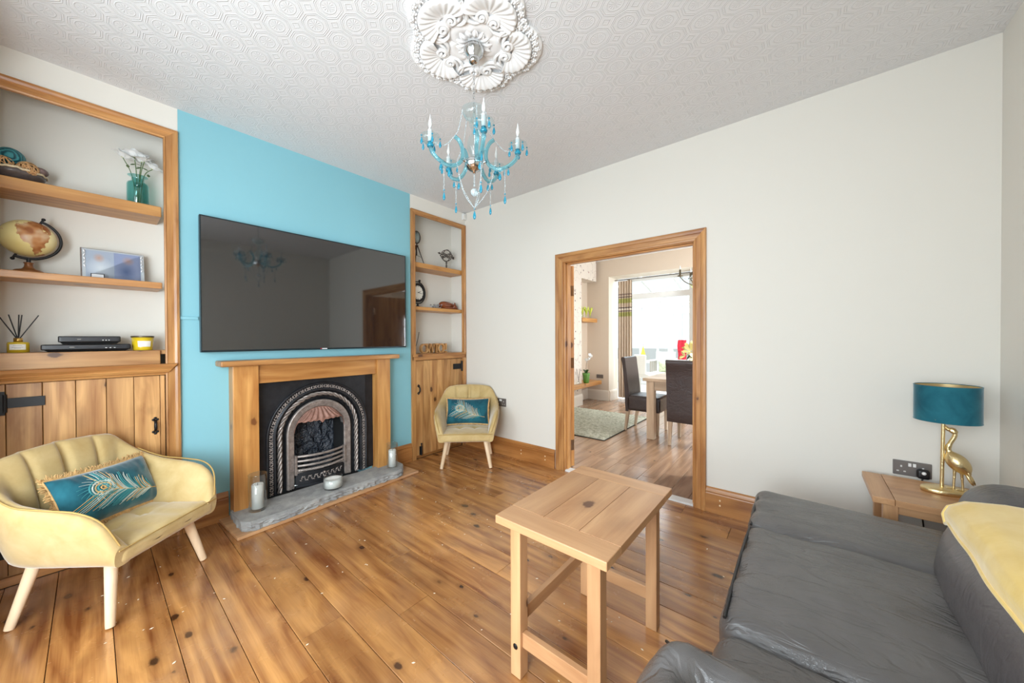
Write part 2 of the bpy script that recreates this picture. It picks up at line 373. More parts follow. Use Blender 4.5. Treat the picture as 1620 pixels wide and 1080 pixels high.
# bay behind the camera
w = MB(); w.box((-.3,YB-.15,0),(.62,YB,H)); w.box((3.24,YB-.15,0),(XR,YB,H)); w.box((.62,YB-.15,2.45),(3.24,YB,H))
w.box((.9,-4.2,0),(2.9,-4.08,.62)); w.box((.9,-4.2,2.4),(2.9,-4.08,H))
for a, b in (((.62,YB-.13),(.9,-4.12)), ((2.9,-4.12),(3.24,YB-.13))):
    d = (V(*b)-V(*a)).normalized(); n = V(d.y,-d.x)*.05
    for z0, z1 in ((0,.62),(2.4,H)):
        q = [(a[0]-n.x,a[1]-n.y),(b[0]-n.x,b[1]-n.y),(b[0]+n.x,b[1]+n.y),(a[0]+n.x,a[1]+n.y)]
        w.prism(q, 'z', z0, z1)
struct('wall_back', w, M_wall)
w = MB()
for x in (.9,1.55,2.25,2.9): w.box((x-.03,-4.13,.62),(x+.03,-4.07,2.4))
for z in (.65,1.9,2.37): w.box((.9,-4.13,z-.03),(2.9,-4.07,z+.03))
struct('window_1', w, M_white)
# skirting boards
SK = [(0,0),(0,.02),(.135,.02),(.142,.017),(.15,.021),(.158,.017),(.172,.012),(.18,.004),(.18,0)]
def skirt(name, p0, p1, out, h=.18, m='skirt', ax='x', d=1):
    b = MB().bar([(a*h/.18,o) for a, o in SK], p0, p1, (0,0,1), out); return struct(name, b, wood(m, ax) if isinstance(m, str) else m)
skirt('baseboard_far', (0.02,0,0),(1.268,0,0),(0,-1,0)); skirt('baseboard_far', (2.562,0,0),(XR,0,0),(0,-1,0))
skirt('baseboard_left', (0,-2.50,0),(0,-2.262,0),(1,0,0),.195,'skirt','y'); skirt('baseboard_left', (0,-1.05,0),(0,-.765,0),(1,0,0),.185,'skirt','y')
skirt('baseboard_right', (XR,-3.26,0),(XR,-.02,0),(-1,0,0),.18,'skirt','y')
# screw fillers on the skirting, pale
sp = MB()
for x in (.86,1.16,2.66):
    for z in (.065,.10): sp.sphere((x,-.0205,z), .006, 8, (1,.2,1.2))
struct('trim_2', sp, mat('pale_filler', (240,214,176), .7))
# door architrave, lining, threshold
AR = [(0,0),(0,.014),(.012,.016),(.016,.013),(.046,.016),(.05,.021),(.066,.024),(.078,.024),(.082,.016),(.082,0)]
a = MB(); zt = DT+.006; xl, xr = DL-.012, DR+.012; M = 'trim'
struct('trim_3', MB().bar(AR, (xl,0,0), (xl,0,zt), (-1,0,0), (0,-1,0), 0, 1), wood(M,'z'))
struct('trim_3', MB().bar(AR, (xr-.005,0,0), (xr-.005,0,zt), (1,0,0), (0,-1,0), 0, 1), wood(M,'z'))
struct('trim_3', MB().bar(AR, (xl,0,zt), (xr-.005,0,zt), (0,0,1), (0,-1,0), 1, 1), wood(M,'x'))
ln = MB(); ln.box((DL-.03,.0,0),(DL,WT+.005,DT)); ln.box((DL,.035,0),(DL+.012,.075,DT)); struct('door_lining', ln, wood('trim','z'), bevel=.002)
ln = MB(); ln.box((DR,.0,0),(DR+.03,WT+.005,DT)); ln.box((DR-.012,.035,0),(DR,.075,DT)); struct('door_lining', ln, wood('trim','z'), bevel=.002)
ln = MB(); ln.box((DL-.03,.0,DT),(DR+.03,WT+.005,DT+.03)); ln.box((DL,.035,DT-.012),(DR,.075,DT)); struct('door_lining', ln, wood('trim','x'), bevel=.002)
struct('trim_4', MB().box((DL,.0,-.018),(DR,.085,.012)), M_white, bevel=.003)
# the open door leaf folded back into the dining room
dr = bpy.data.objects.new('door_1', None); S.collection.objects.link(dr); dr.location = (1.368,WT+.012,0); dr['kind'] = 'structure'; dr.rotation_euler = (0,0,math.radians(152))
lf = MB(); lf.box((0,-.04,.01),(.54,0,1.965)); 
obj('leaf', lf, wood('trim','z'), dr, bevel=.002)
for z in (.22,1.02,1.72):
    hb = MB(); hb.tube([(0.0,.004,z-.05),(0.0,.004,z+.05)], .007, 10); hb.box((-.012,-.03,z-.05),(.0,.004,z+.05)); hb.box((.0,.0,z-.05),(.03,.003,z+.05))
    obj('hinge', hb, M_chrome, dr)

dr2 = dr.copy(); S.collection.objects.link(dr2); dr2.name = 'door_2'; dr2.location = (DR+.01,WT+.012,0); dr2.rotation_euler = (0,0,math.radians(103))
for ch in dr.children:
    c = ch.copy(); S.collection.objects.link(c); c.parent = dr2
# ------------------------------------------------------------ built-in alcove bookcases
def handle_mb(c, h):
    m = MB(); x, y, z = c
    m.tube(bez([(x,y,z-h*.32),(x+.022,y,z-h*.2),(x+.026,y,z),(x+.022,y,z+h*.2),(x,y,z+h*.32)], 6), [.005+.003*math.sin(PI*i/24) for i in range(25)], 8)
    for s in (-1,1):
        b = z+s*h*.36
        for dy, dz in ((0,.010),(.009,.0),(-.009,.0),(0,-.008)): m.sphere((x+.002,y+dy,b+s*dz), .0075, 8, (.45,1,1))
    return m
def hinge_mb(yp0, yp1, ys, z, ph, sh):
    m = MB(); m.box((0,yp0,z-ph/2),(.006,yp1,z+ph/2)); a, b = (yp1,ys) if ys > yp1 else (ys,yp0)
    m.box((.001,a,z-sh/2),(.006,b,z+sh/2)); yk = yp1 if ys > yp1 else yp0
    m.tube([(.009,yk,z-ph*.38),(.009,yk,z+ph*.38)], .007, 8)
    return m
FR = [(0,0),(0,.020),(.008,.024),(.012,.019),(.036,.017),(.042,.022),(.054,.026),(.066,.025),(.07,.016),(.07,0)]
CN = [(0,0),(0,.018),(.012,.022),(.016,.034),(.030,.044),(.034,.040),(.050,.052),(.066,.056),(.07,.05),(.07,0)]
b1 = thing('alcove_bookcase', 'wide pine alcove bookcase holding the globe, above a plank cupboard', 'bookcase')
t, d = 'trim', 'door'
obj('frame_stile', MB().bar(FR, (0,-2.57,0), (0,-2.57,2.53), (0,1,0), (1,0,0), 0, 1), wood(t,'z'), b1)
obj('frame_stile', MB().bar(FR, (0,-3.19,0), (0,-3.19,2.53), (0,-1,0), (1,0,0), 0, 1), wood(t,'z'), b1)
obj('frame_rail', MB().bar(FR, (0,-3.19,2.53), (0,-2.57,2.53), (0,0,1), (1,0,0), 1, 1), wood(t,'y'), b1)
obj('cornice', MB().bar(CN, (0,-3.19,1.04), (0,-2.57,1.04), (0,0,1), (1,0,0), .75, .75), wood(t,'y'), b1)
obj('upstand_board', MB().box((-.018,-3.19,1.10),(.006,-2.592,1.195)), wood(d,'y'), b1, bevel=.003)
obj('cupboard_top', MB().box((-.247,-3.245,1.17),(-.018,-2.515,1.194)), wood(d,'y'), b1)
for z0, z1, x1 in ((2.035,2.10,-.012),(1.583,1.622,-.012)):
    obj('shelf', MB().box((-.249,-3.244,z0),(x1,-2.578,z1)), wood('honey' if z0 > 2 else 'trim','y'), b1, bevel=.004)
dq = MB().box((-.03,-3.19,.03),(-.022,-2.572,1.036)); dd = obj('door', dq, wood(d,'z'), b1)
bs = [-3.19,-3.152,-3.039,-2.928,-2.816,-2.707,-2.595,-2.572]
for a, b in zip(bs[:-1], bs[1:]): obj('plank', MB().box((-.022,a+.0012,.055),(-.001+random.uniform(-.0015,.0015),b-.0012,1.036)), wood(d,'z'), dd, bevel=.002)
obj('strap_hinge', hinge_mb(-3.192,-3.153,-3.03,.94,.12,.05), M_dkiron, dd, bevel=.001, label='black iron strap hinge')
obj('strap_hinge', hinge_mb(-3.192,-3.153,-3.03,.21,.12,.05), M_dkiron, dd, bevel=.001, label='black iron strap hinge')
obj('handle', handle_mb((.002,-2.618,.724),.105), M_dkiron, dd, label='black iron pull handle')
obj('plinth', MB().box((-.03,-3.19,0),(-.008,-2.57,.045)), wood('skirt','y'), b1)
rebase(b1, (0,-2.88,0))
b2 = thing('alcove_bookcase', 'narrow pine alcove bookcase holding the wooden letters, above a plank cupboard', 'bookcase')
F2 = [(0,0),(0,.018),(.03,.018),(.034,.022),(.05,.022),(.05,0)]
obj('frame_stile', MB().bar(F2, (0,-.71,0), (0,-.71,2.552), (0,-1,0), (1,0,0), 0, 1), wood(t,'z'), b2)
obj('frame_stile', MB().bar(F2, (0,-.057,0), (0,-.057,2.552), (0,1,0), (1,0,0), 0, 1), wood(t,'z'), b2)
obj('frame_rail', MB().bar(F2, (0,-.71,2.552), (0,-.057,2.552), (0,0,1), (1,0,0), 1, 1), wood(t,'y'), b2)
rl = MB(); rl.box((-.01,-.757,1.035),(.022,-.012,1.10)); rl.box((0,-.75,1.072),(.030,-.016,1.10)); obj('frame_rail', rl, wood(t,'y'), b2, bevel=.003)
obj('cupboard_top', MB().box((-.247,-.742,1.075),(-.01,-.013,1.098)), wood(d,'y'), b2)
for z0, z1 in ((2.018,2.068),(1.566,1.602)):
    obj('shelf', MB().box((-.249,-.744,z0),(-.012,-.013,z1)), wood('honey','y'), b2, bevel=.003)
dq = MB().box((-.016,-.708,.035),(-.01,-.058,1.03)); dd = obj('door', dq, wood(d,'z'), b2)
n = 7
for i in range(n):
    a = -.708+.65*i/n; b = -.708+.65*(i+1)/n
    obj('plank', MB().box((-.01,a+.0015,.035),(.010,b-.0015,1.03)), wood(d,'z'), dd, bevel=.003)
h2 = hinge_mb(-.082,-.035,-.205,.94,.12,.062); h2.v = [(x+.0115,y,z) for x, y, z in h2.v]; obj('strap_hinge', h2, M_dkiron, dd, bevel=.001, label='black iron strap hinge')
obj('handle', handle_mb((.012,-.677,.728),.105), M_dkiron, dd, label='black iron pull handle')
lt = MB(); lt.box((.011,-.67,.04),(.018,-.635,.13)); lt.tube([(.025,-.652,.035),(.025,-.652,.15)], .006, 8); lt.sphere((.025,-.652,.155), .01, 8)
obj('foot_bolt', lt, M_dkiron, dd, label='black iron foot bolt')
obj('plinth', MB().box((-.03,-.71,0),(-.012,-.057,.034)), wood('skirt','y'), b2)
rebase(b2, (0,-.385,0))

# ------------------------------------------------------------ fireplace
fs = thing('fireplace_surround', 'honey pine fire surround with a thick mantel shelf against the turquoise wall', 'fireplace')
obj('pilaster', MB().box((.001,-2.252,.022),(.112,-2.102,1.076)), wood('honey','z'), fs, bevel=.004)
obj('pilaster', MB().box((.001,-1.190,.022),(.112,-1.062,1.076)), wood('honey','z'), fs, bevel=.004)
obj('frieze', MB().box((.001,-2.102,.942),(.092,-1.190,1.076)), wood('honey','y'), fs, bevel=.003)
obj('mantel_shelf', MB().box((.001,-2.325,1.076),(.165,-.992,1.115)), wood('trim','y'), fs, bevel=.008, seg=3)
rebase(fs, (.06,-1.657,0))
hb = MB(); q = [(.001,-2.318),(.402,-2.297),(.332,-.906),(.001,-.93)]
hb.hexa([(x,y,.001) for x, y in q], [(x,y,.021) for x, y in q])
tag(obj('hearth_board', hb, wood('table','y'), bevel=.003), 'flat pine board edging under the grey stone hearth', 'hearth board')
# rough slate slab
def slab():
    m = MB(); nu, nv = 60, 14
    def edge(u):
        y = -2.262+(2.262-.985)*u; x1 = .375-.075*u+.012*math.sin(u*9)+.010*noise.noise(V(u*14,3,0))
        if u > .93: x1 -= (u-.93)/.07*.11
        if u < .03: x1 -= (1-u/.03)*.05
        return y, x1
    def top(u, v):
        y, x1 = edge(u); x = .062+(x1-.062)*v
        return V(x, y, .076+.004*noise.noise(V(u*9,v*3,1))-.010*max(0,(v-.9)/.1)**2)
    m.grid(top, nu, nv, smooth=False, flip=True)
    def side(u, v):
        y, x1 = edge(u); k = .018*noise.noise(V(u*40,v*3,5))+.010*noise.noise(V(u*90,v*6,9))
        z = .066*(1-v)+.022*v; return V(x1+k*min(1,v*3)+.006*v, y, z if v > 0 else top(u,1).z)
    m.grid(side, nu, 5, smooth=False, flip=True)
    for u in (0,1):
        m.grid(lambda a, v, u=u: (lambda p: V(p.x, p.y+(-1 if u == 0 else 1)*(.012*noise.noise(V(a*8,v*4,u))*min(1,v*2)), p.z*(1-v)+.022*v))(top(u,a)), 10, 4, smooth=False, flip=(u == 1))
    m.grid(lambda a, v: (lambda p: V(p.x,p.y,p.z*(1-v)+.022*v))(top(a,0)), nu, 1, smooth=False)
    return m
ms = NT('riven_slate'); co = ms.coord(); f = ms.noise(co, 7, 6, .7)
ms.l(ms.ramp(f, [(.3, lin((124,124,124))), (.55, lin((158,157,154))), (.75, lin((184,181,176)))]), ms.b.inputs['Base Color']); ms.b.inputs['Roughness'].default_value = .75; ms.bump(ms.noise(co, 38, 6, .7), .5, .01)
tag(obj('hearth_stone', slab(), ms.m), 'rough grey slate hearth slab with a broken front edge', 'hearth stone')
# cast-iron arched insert
mi_ = NT('blackened_cast_iron'); co = mi_.coord(); f = mi_.noise(co, 12, 4, .6)
mi_.l(mi_.ramp(f, [(.3, lin((30,31,34))), (.7, lin((46,47,51)))]), mi_.b.inputs['Base Color']); mi_.b.inputs['Roughness'].default_value = .42; mi_.b.inputs['Metallic'].default_value = .35; mi_.bump(mi_.noise(co, 120, 3), .15, .003)
M_iron = mi_.m
M_polish = mat('worn_polished_iron', (158,148,142), .38, metal=.6, bump=(150,.4,.004), var=.3, vscale=30)
M_rust = mat('rusty_iron_hood', (150,112,98), .6, metal=.25, bump=(120,.4,.004), var=.25, vscale=25)
ci = thing('fireplace_insert', 'black cast iron arched fireplace insert with a fluted hood and bowed grate', 'fireplace insert')
YC, ZS = -1.648, .50
def arch(r, n=30, zb=.078, nl=8):
    pts = [(YC-r, zb+(ZS-zb)*i/nl) for i in range(nl)]
    pts += [(YC-r*math.cos(PI*i/n), ZS+r*1.03*math.sin(PI*i/n)) for i in range(n+1)]
    return pts+[(YC+r, ZS-(ZS-zb)*i/nl) for i in range(1,nl+1)]
def arch_band(prof, mb):   # prof: (radius, x)
    A = [arch(r) for r, x in prof]; n = len(A[0])
    mb.grid(lambda u, v: V(prof[round(v*(len(prof)-1))][1], *A[round(v*(len(prof)-1))][round(u*(n-1))]), n-1, len(prof)-1, smooth=True, flip=True); return mb
pl = MB(); out = [(-2.10,.078),(-2.10,.942),(-1.192,.942),(-1.192,.078)]
A = arch(.385)
pl.v += [(.022,y,z) for y, z in A]; nA = len(A)
def proj_out(y, z):
    if z < ZS: return (-2.10 if y < YC else -1.192, z)
    d = V(y-YC, z-ZS); s = min(((.454 if d.x > 0 else .452)/abs(d.x)) if abs(d.x) > 1e-6 else 9, ((.942-ZS)/d.y) if d.y > 1e-6 else 9); return (YC+d.x*s, ZS+d.y*s)
pl.v += [(.022,)+proj_out(y,z) for y, z in A]
for i in range(nA-1): pl.f.append((i,i+1,nA+i+1,nA+i)); pl.sm.append(False); pl.mi.append(0)
for i in range(nA-1):
    p, q = proj_out(*A[i]), proj_out(*A[i+1])
    if (p[1] > .9419) != (q[1] > .9419):
        b = len(pl.v); pl.v.append((.022, -2.10 if p[0] < YC else -1.192, .942)); pl.f.append((nA+i,nA+i+1,b)); pl.sm.append(False); pl.mi.append(0)
obj('backing_plate', pl, M_iron, ci)
obj('ornate_band', arch_band([(.395,.022),(.392,.040),(.386,.044),(.380,.040),(.377,.034),(.345,.034),(.342,.042),(.336,.045),(.330,.040),(.326,.02)], MB()), M_iron, ci)
orn = MB(); pth = arch(.361, 46, .09, 17)
for i, (y, z) in enumerate(pth):
    a, b = pth[max(0,i-1)], pth[min(len(pth)-1,i+1)]; tg = math.atan2(b[1]-a[1], b[0]-a[0])
    if i % 2 == 0:
        orn.sphere((.036,y,z), .0065, 6, (.9,1,1))
        for s_ in range(4): orn.sphere((.035, y+math.cos(tg+s_*PI/2+.785)*.0105, z+math.sin(tg+s_*PI/2+.785)*.0105), .0062, 6, (.7,1,1))
    else:
        for s_ in (-1,1): orn.sphere((.035, y-math.sin(tg)*.006*s_, z+math.cos(tg)*.006*s_), .0095, 6, (.6,1.25,.45), RX(tg+s_*.7))
obj('relief_ornament', orn, M_polish, ci, kind='stuff')
obj('cove_moulding', arch_band([(.326,.02),(.322,.004),(.314,-.004),(.305,.002),(.300,.012)], MB()), M_iron, ci)
rp = MB(); pa = arch(.300, 120); L = 0; pts = [V(.014,y,z) for y, z in pa]; acc = [0]
for i in range(1,len(pts)): acc.append(acc[-1]+(pts[i]-pts[i-1]).length)
dense = []; tot = acc[-1]; N = 400; j = 0
for k in range(N+1):
    s = tot*k/N
    while j < len(acc)-2 and acc[j+1] < s: j += 1
    f = (s-acc[j])/max(1e-9,acc[j+1]-acc[j]); dense.append((pts[j].lerp(pts[j+1],f), (pts[j+1]-pts[j]).normalized(), s))
for st in range(3):
    rp.tube([p+(V(1,0,0)*math.cos(s/.0135*.62+st*2.094)+tg.cross(V(1,0,0))*math.sin(s/.0135*.62+st*2.094))*.0098 for p, tg, s in dense], .0088, 6)
obj('rope_moulding', rp, M_polish, ci)
obj('cove_moulding', arch_band([(.293,.008),(.286,-.012),(.276,-.022),(.262,-.020),(.254,-.008),(.250,.010)], MB()), M_iron, ci)
obj('inner_band', arch_band([(.252,.0),(.250,.018),(.244,.022),(.234,.020),(.205,.010),(.199,.012),(.196,.002),(.196,-.05)], MB()), M_polish, ci)
bd = MB()
for r in (.240,.232,.224,.216,.208):
    P = arch(r, 60)
    for i, (y, z) in enumerate(P):
        if i % 1 == 0: bd.sphere((.017+(r-.22)*.25, y, z+(.02 if (round(r*1000)//8) % 2 else 0)*(1 if z < ZS else 0)), .0034, 5)
obj('beading', bd, M_polish, ci, kind='stuff')
hd = MB(); zb = .60
def hoodf(u, v):
    y = YC-.196+.392*u; zt = ZS+.2*math.sqrt(max(0,1-((y-YC)/.1965)**2)); zlow = .598-.006*abs(math.sin(u*PI*9))*(1 if v > .9 else 0)-.02*math.exp(-((u-.5)/.04)**2)*(v > .9)
    zlow = min(zlow, zt-.002) if zt < .6 else zlow
    ang = math.atan2(v+.15, (u-.5)*2); x = .004+.048*math.sin(min(1,v)*PI*.5)*(1-((u-.5)*2)**4)+.007*math.cos((u-.5)*2/(.35+v*.65)*22)*min(1,max(0,(1-v)*4))*(v > .08)
    if .78 < v < .92: x += .004
    return V(x, y, zt*(1-v)+zlow*v)
hd.grid(hoodf, 96, 16, smooth=True, flip=True); obj('fluted_hood', hd, M_rust, ci)
M_soot = mat('sooty_foil_liner', (44,50,60), .25, spec=1.0, bump=(16,1.0,.06))
fb = MB(); fb.grid(lambda u, v: V(-.20+.022*noise.noise(V(u*7,v*7,2))+.012*noise.noise(V(u*17,v*17,4)), -1.85+.41*u, .08+.66*v), 40, 50, smooth=True)
obj('firebox_liner', fb, M_soot, ci)
M_sb = mat('soot_black', (12,12,12), .9)
for ya in (-1.849,-1.454): obj('firebox_cheek', MB().box((-.20,ya,.079),(-.004,ya+.007,.735)), M_sb, ci)
def bow(z, r, d=.058, w=.19): return [(.006+d*(1-((i/16-.5)*2)**2), YC-w+2*w*i/16, z) for i in range(17)]
for z in (.322,.285,.248): obj('grate_bar', MB().tube(bow(z,.01), .0105, 8), M_polish, ci)
rr = MB(); c0 = bow(.212,.01)
for st in range(2): rr.tube([V(*p)+V(math.cos(i*1.6+st*PI),0,math.sin(i*1.6+st*PI))*.006 for i, p in enumerate([V(*c0[k//4]).lerp(V(*c0[min(16,k//4+1)]), (k % 4)/4) for k in range(65)])], .0085, 6)
obj('grate_rail', rr, M_polish, ci)
gs = MB(); 
for y in (YC-.190, YC+.190): gs.box((.0,y-.008,.18),(.03,y+.008,.335))
gs.box((-.01,YC-.185,.193),(.03,YC+.185,.203)); obj('grate_frame', gs, M_polish, ci, bevel=.002)
def bowp(z0, z1, d, x0, m): 
    return m.grid(lambda u, v: V(x0+d*(1-((u-.5)*2)**2), YC-.19+.38*u, z0+(z1-z0)*v), 24, 1, smooth=True)
ap = MB(); bowp(.078,.098,.052,.016,ap); bowp(.098,.188,.05,.010,ap); bowp(.186,.196,.054,.018,ap); obj('ash_pan_front', ap, M_iron, ci)
lv = MB()
for i in range(15):
    u = .1+.8*i/14; x = .012+.05*(1-((u-.5)*2)**2); y = YC-.19+.38*u
    for s in (-1,1): lv.sphere((x,y+.006*s,.143+.014*s*((-1)**i)), .010, 6, (.35,1.1,.55), RX(.6*s*((-1)**i)))
    lv.sphere((x,y,.143), .006, 6)
obj('leaf_relief', lv, M_polish, ci, kind='stuff')
obj('ash_pan_knob', MB().tube([(.06,YC,.165),(.08,YC,.168)], .004, 8).sphere((.086,YC,.169), .010, 10), M_polish, ci)
rebase(ci, (.03,YC,.078))

# ------------------------------------------------------------ television
tv = thing('television', 'large flat black television mounted on the turquoise chimney breast', 'television')
Y0, Y1, Z0, Z1 = -2.410, -.862, 1.176, 2.083
bz = MB(); b = .007
for a, c in (((.034,Y0,Z0),(.0725,Y1,Z0+.013)), ((.034,Y0,Z1-b),(.0725,Y1,Z1)), ((.034,Y0,Z0+.013),(.0725,Y0+b,Z1-b)), ((.034,Y1-b,Z0+.013),(.0725,Y1,Z1-b))): bz.box(a, c)
obj('bezel', bz, mat('dark_steel_bezel', (40,52,58), .3, metal=.6), tv, bevel=.001)
obj('back_cover', MB().box((.03,Y0+.01,Z0+.01),(.062,Y1-.01,Z1-.01)), M_black, tv)
obj('screen', MB().box((.062,Y0+b,Z0+.013),(.0705,Y1-b,Z1-b)), mat('switched_off_screen', (22,21,22), .045, ior=2.1), tv)
obj('wall_bracket', MB().box((.001,-1.95,1.4),(.03,-1.3,1.85)), M_black, tv)
lg = MB(); lg.box((.0725,-1.655,Z0+.003),(.0738,-1.615,Z0+.011)); obj('maker_badge', lg, mat('pale_badge', (225,225,228), .4), tv)
lg = MB(); lg.lathe([(.0001,.0),(.0055,.0),(.0055,.001),(.0001,.0012)], 12, (.0725,-1.662,Z0+.0075), RY(PI/2)); obj('red_dot', lg, mat('red_badge', (170,40,60), .4), tv)
rebase(tv, (.03,-1.636,Z0))

# ------------------------------------------------------------ armchairs
def half_path():
    # (bottom x, bottom y, top x, top y, top z, thickness)
    return [(.252,.262,.262,.272,.350,.050),(.252,.225,.298,.248,.465,.055),(.255,.16,.325,.17,.522,.06),(.258,.05,.336,.05,.540,.062),(.26,-.08,.336,-.09,.556,.062),
            (.256,-.17,.318,-.215,.61,.062),(.228,-.232,.282,-.292,.695,.066),(.19,-.250,.235,-.318,.728,.072)]
def chair_shell():
    R = half_path(); back = []
    for x in (.15,.128,.118,.105,.08,.04,.018,.008,0):
        g = .050 if x in (.118,.008,0) else .078
        back.append((x, -.258, x*1.22, -.335+.01*(x/.15)**2, .745-.012*(x/.15)**2, g))
    left = [(-a,b,-c,d,e,f) for a,b,c,d,e,f in R]; bl = [(-a,b,-c,d,e,f) for a,b,c,d,e,f in back[:-1]]
    st = left+bl+back[-1:]+back[:-1][::-1]+R[::-1]; m = MB(); n = len(st); rings = []
    for i, (bx,by,tx,ty,tz,th) in enumerate(st):
        p, q = st[max(0,i-1)], st[min(n-1,i+1)]; tg = V(q[2]-p[2], q[3]-p[3], 0).normalized(); inn = V(-tg.y, tg.x, 0)
        if inn.dot(V(-tx, .05-ty, 0)) < 0: inn = -inn
        if i in (0,n-1): inn = V(-1 if tx > 0 else 1, 0, 0)
        B = V(bx,by,.268); Tp = V(tx,ty,tz); o = -inn
        def L(k, off): return B.lerp(Tp,k)+inn*off
        ring = [L(0,.004),L(.12,-.006),L(.36,-.010),L(.68,-.008),L(.9,-.004),L(1,th*.28)+V(0,0,.012),L(1,th*.72)+V(0,0,.010),L(.9,th),L(.66,th+.010),L(.36,th+.006),L(.15,th),L(.02,th)]
        rings.append(ring)
    k = len(rings[0])
    m.add([p for r in rings for p in r], [(i*k+j, i*k+(j+1) % k, (i+1)*k+(j+1) % k, (i+1)*k+j) for i in range(n-1) for j in range(k)], True)
    m.add(rings[0], [tuple(range(k-1,-1,-1))], True); m.add(rings[-1], [tuple(range(k))], True)
    pts = [r[5]+V(0,0,.004) for r in rings[:6]]; pr = [r[5]+V(0,0,.004) for r in rings[-6:]]
    return m, pts, pr
def seat_mb():
    def df(q):
        if q.z > 0:
            q.z += .016*max(0,1-(q.x/.225)**2)*max(0,1-((q.y)/.25)**2)
            for dx in (-.075,.075):
                r2_ = (q.x-dx)**2+(q.y-.02)**2; q.z -= .022*math.exp(-r2_/.0009)+.006*math.exp(-((q.x-dx)/.012)**2)
            q.z -= .006*math.exp(-((q.y-.02)/.012)**2)
        if q.y > .2: q.x *= 1.09
        return q
    return MB().rbox((0,.025,.308), (.228,.247,.040), .030, 16, df)
_ch = {}
def armchair(loc, rot, label, first=None):
    if first is None:
        t = thing('armchair', label, 'armchair', loc, rot, 'mustard velvet armchairs')
        sh, pl_, pr_ = chair_shell(); so = obj('upholstered_shell', sh, M_yel, t, sub=1)
        obj('seat', seat_mb(), M_yel, t)
        obj('piping', MB().tube(bez(pl_,4), .0035, 6), M_yseam, so); obj('piping', MB().tube(bez(pr_,4), .0035, 6), M_yseam, so)
        obj('piping', MB().tube(bez([(-.255,.276,.345),(-.13,.279,.349),(0,.279,.349),(.13,.279,.349),(.255,.276,.345)],4), .003, 6), M_yseam, so)
        for sx, sy in ((-1,1),(1,1),(1,-1),(-1,-1)):
            tp = V(sx*.185, .165 if sy > 0 else -.165, .272); bt_ = V(sx*.238, .215 if sy > 0 else -.215, .003)
            m = MB(); ax = (bt_-tp).normalized(); m.tube([tp,bt_-ax*.012,bt_], [.0235,.0165,.0155], 14)
            obj('leg', m, wood('beech','z'), t)
        return t
    r = first.copy(); S.collection.objects.link(r); r.location = loc; r.rotation_euler = (0,0,rot); r['label'] = label
    for ch in first.children:
        c = ch.copy(); S.collection.objects.link(c); c.parent = r
        for g in ch.children:
            d_ = g.copy(); S.collection.objects.link(d_); d_.parent = c
    return r
A1 = math.radians(41-90); A2 = math.radians(-47-90)
ch1 = armchair((.468,-2.790,0), A1, 'mustard velvet armchair in front of the wide cupboard, beside the fireplace hearth')
ch2 = armchair((.455,-.395,0), A2, 'mustard velvet armchair in the room corner, in front of the narrow cupboard', ch1)
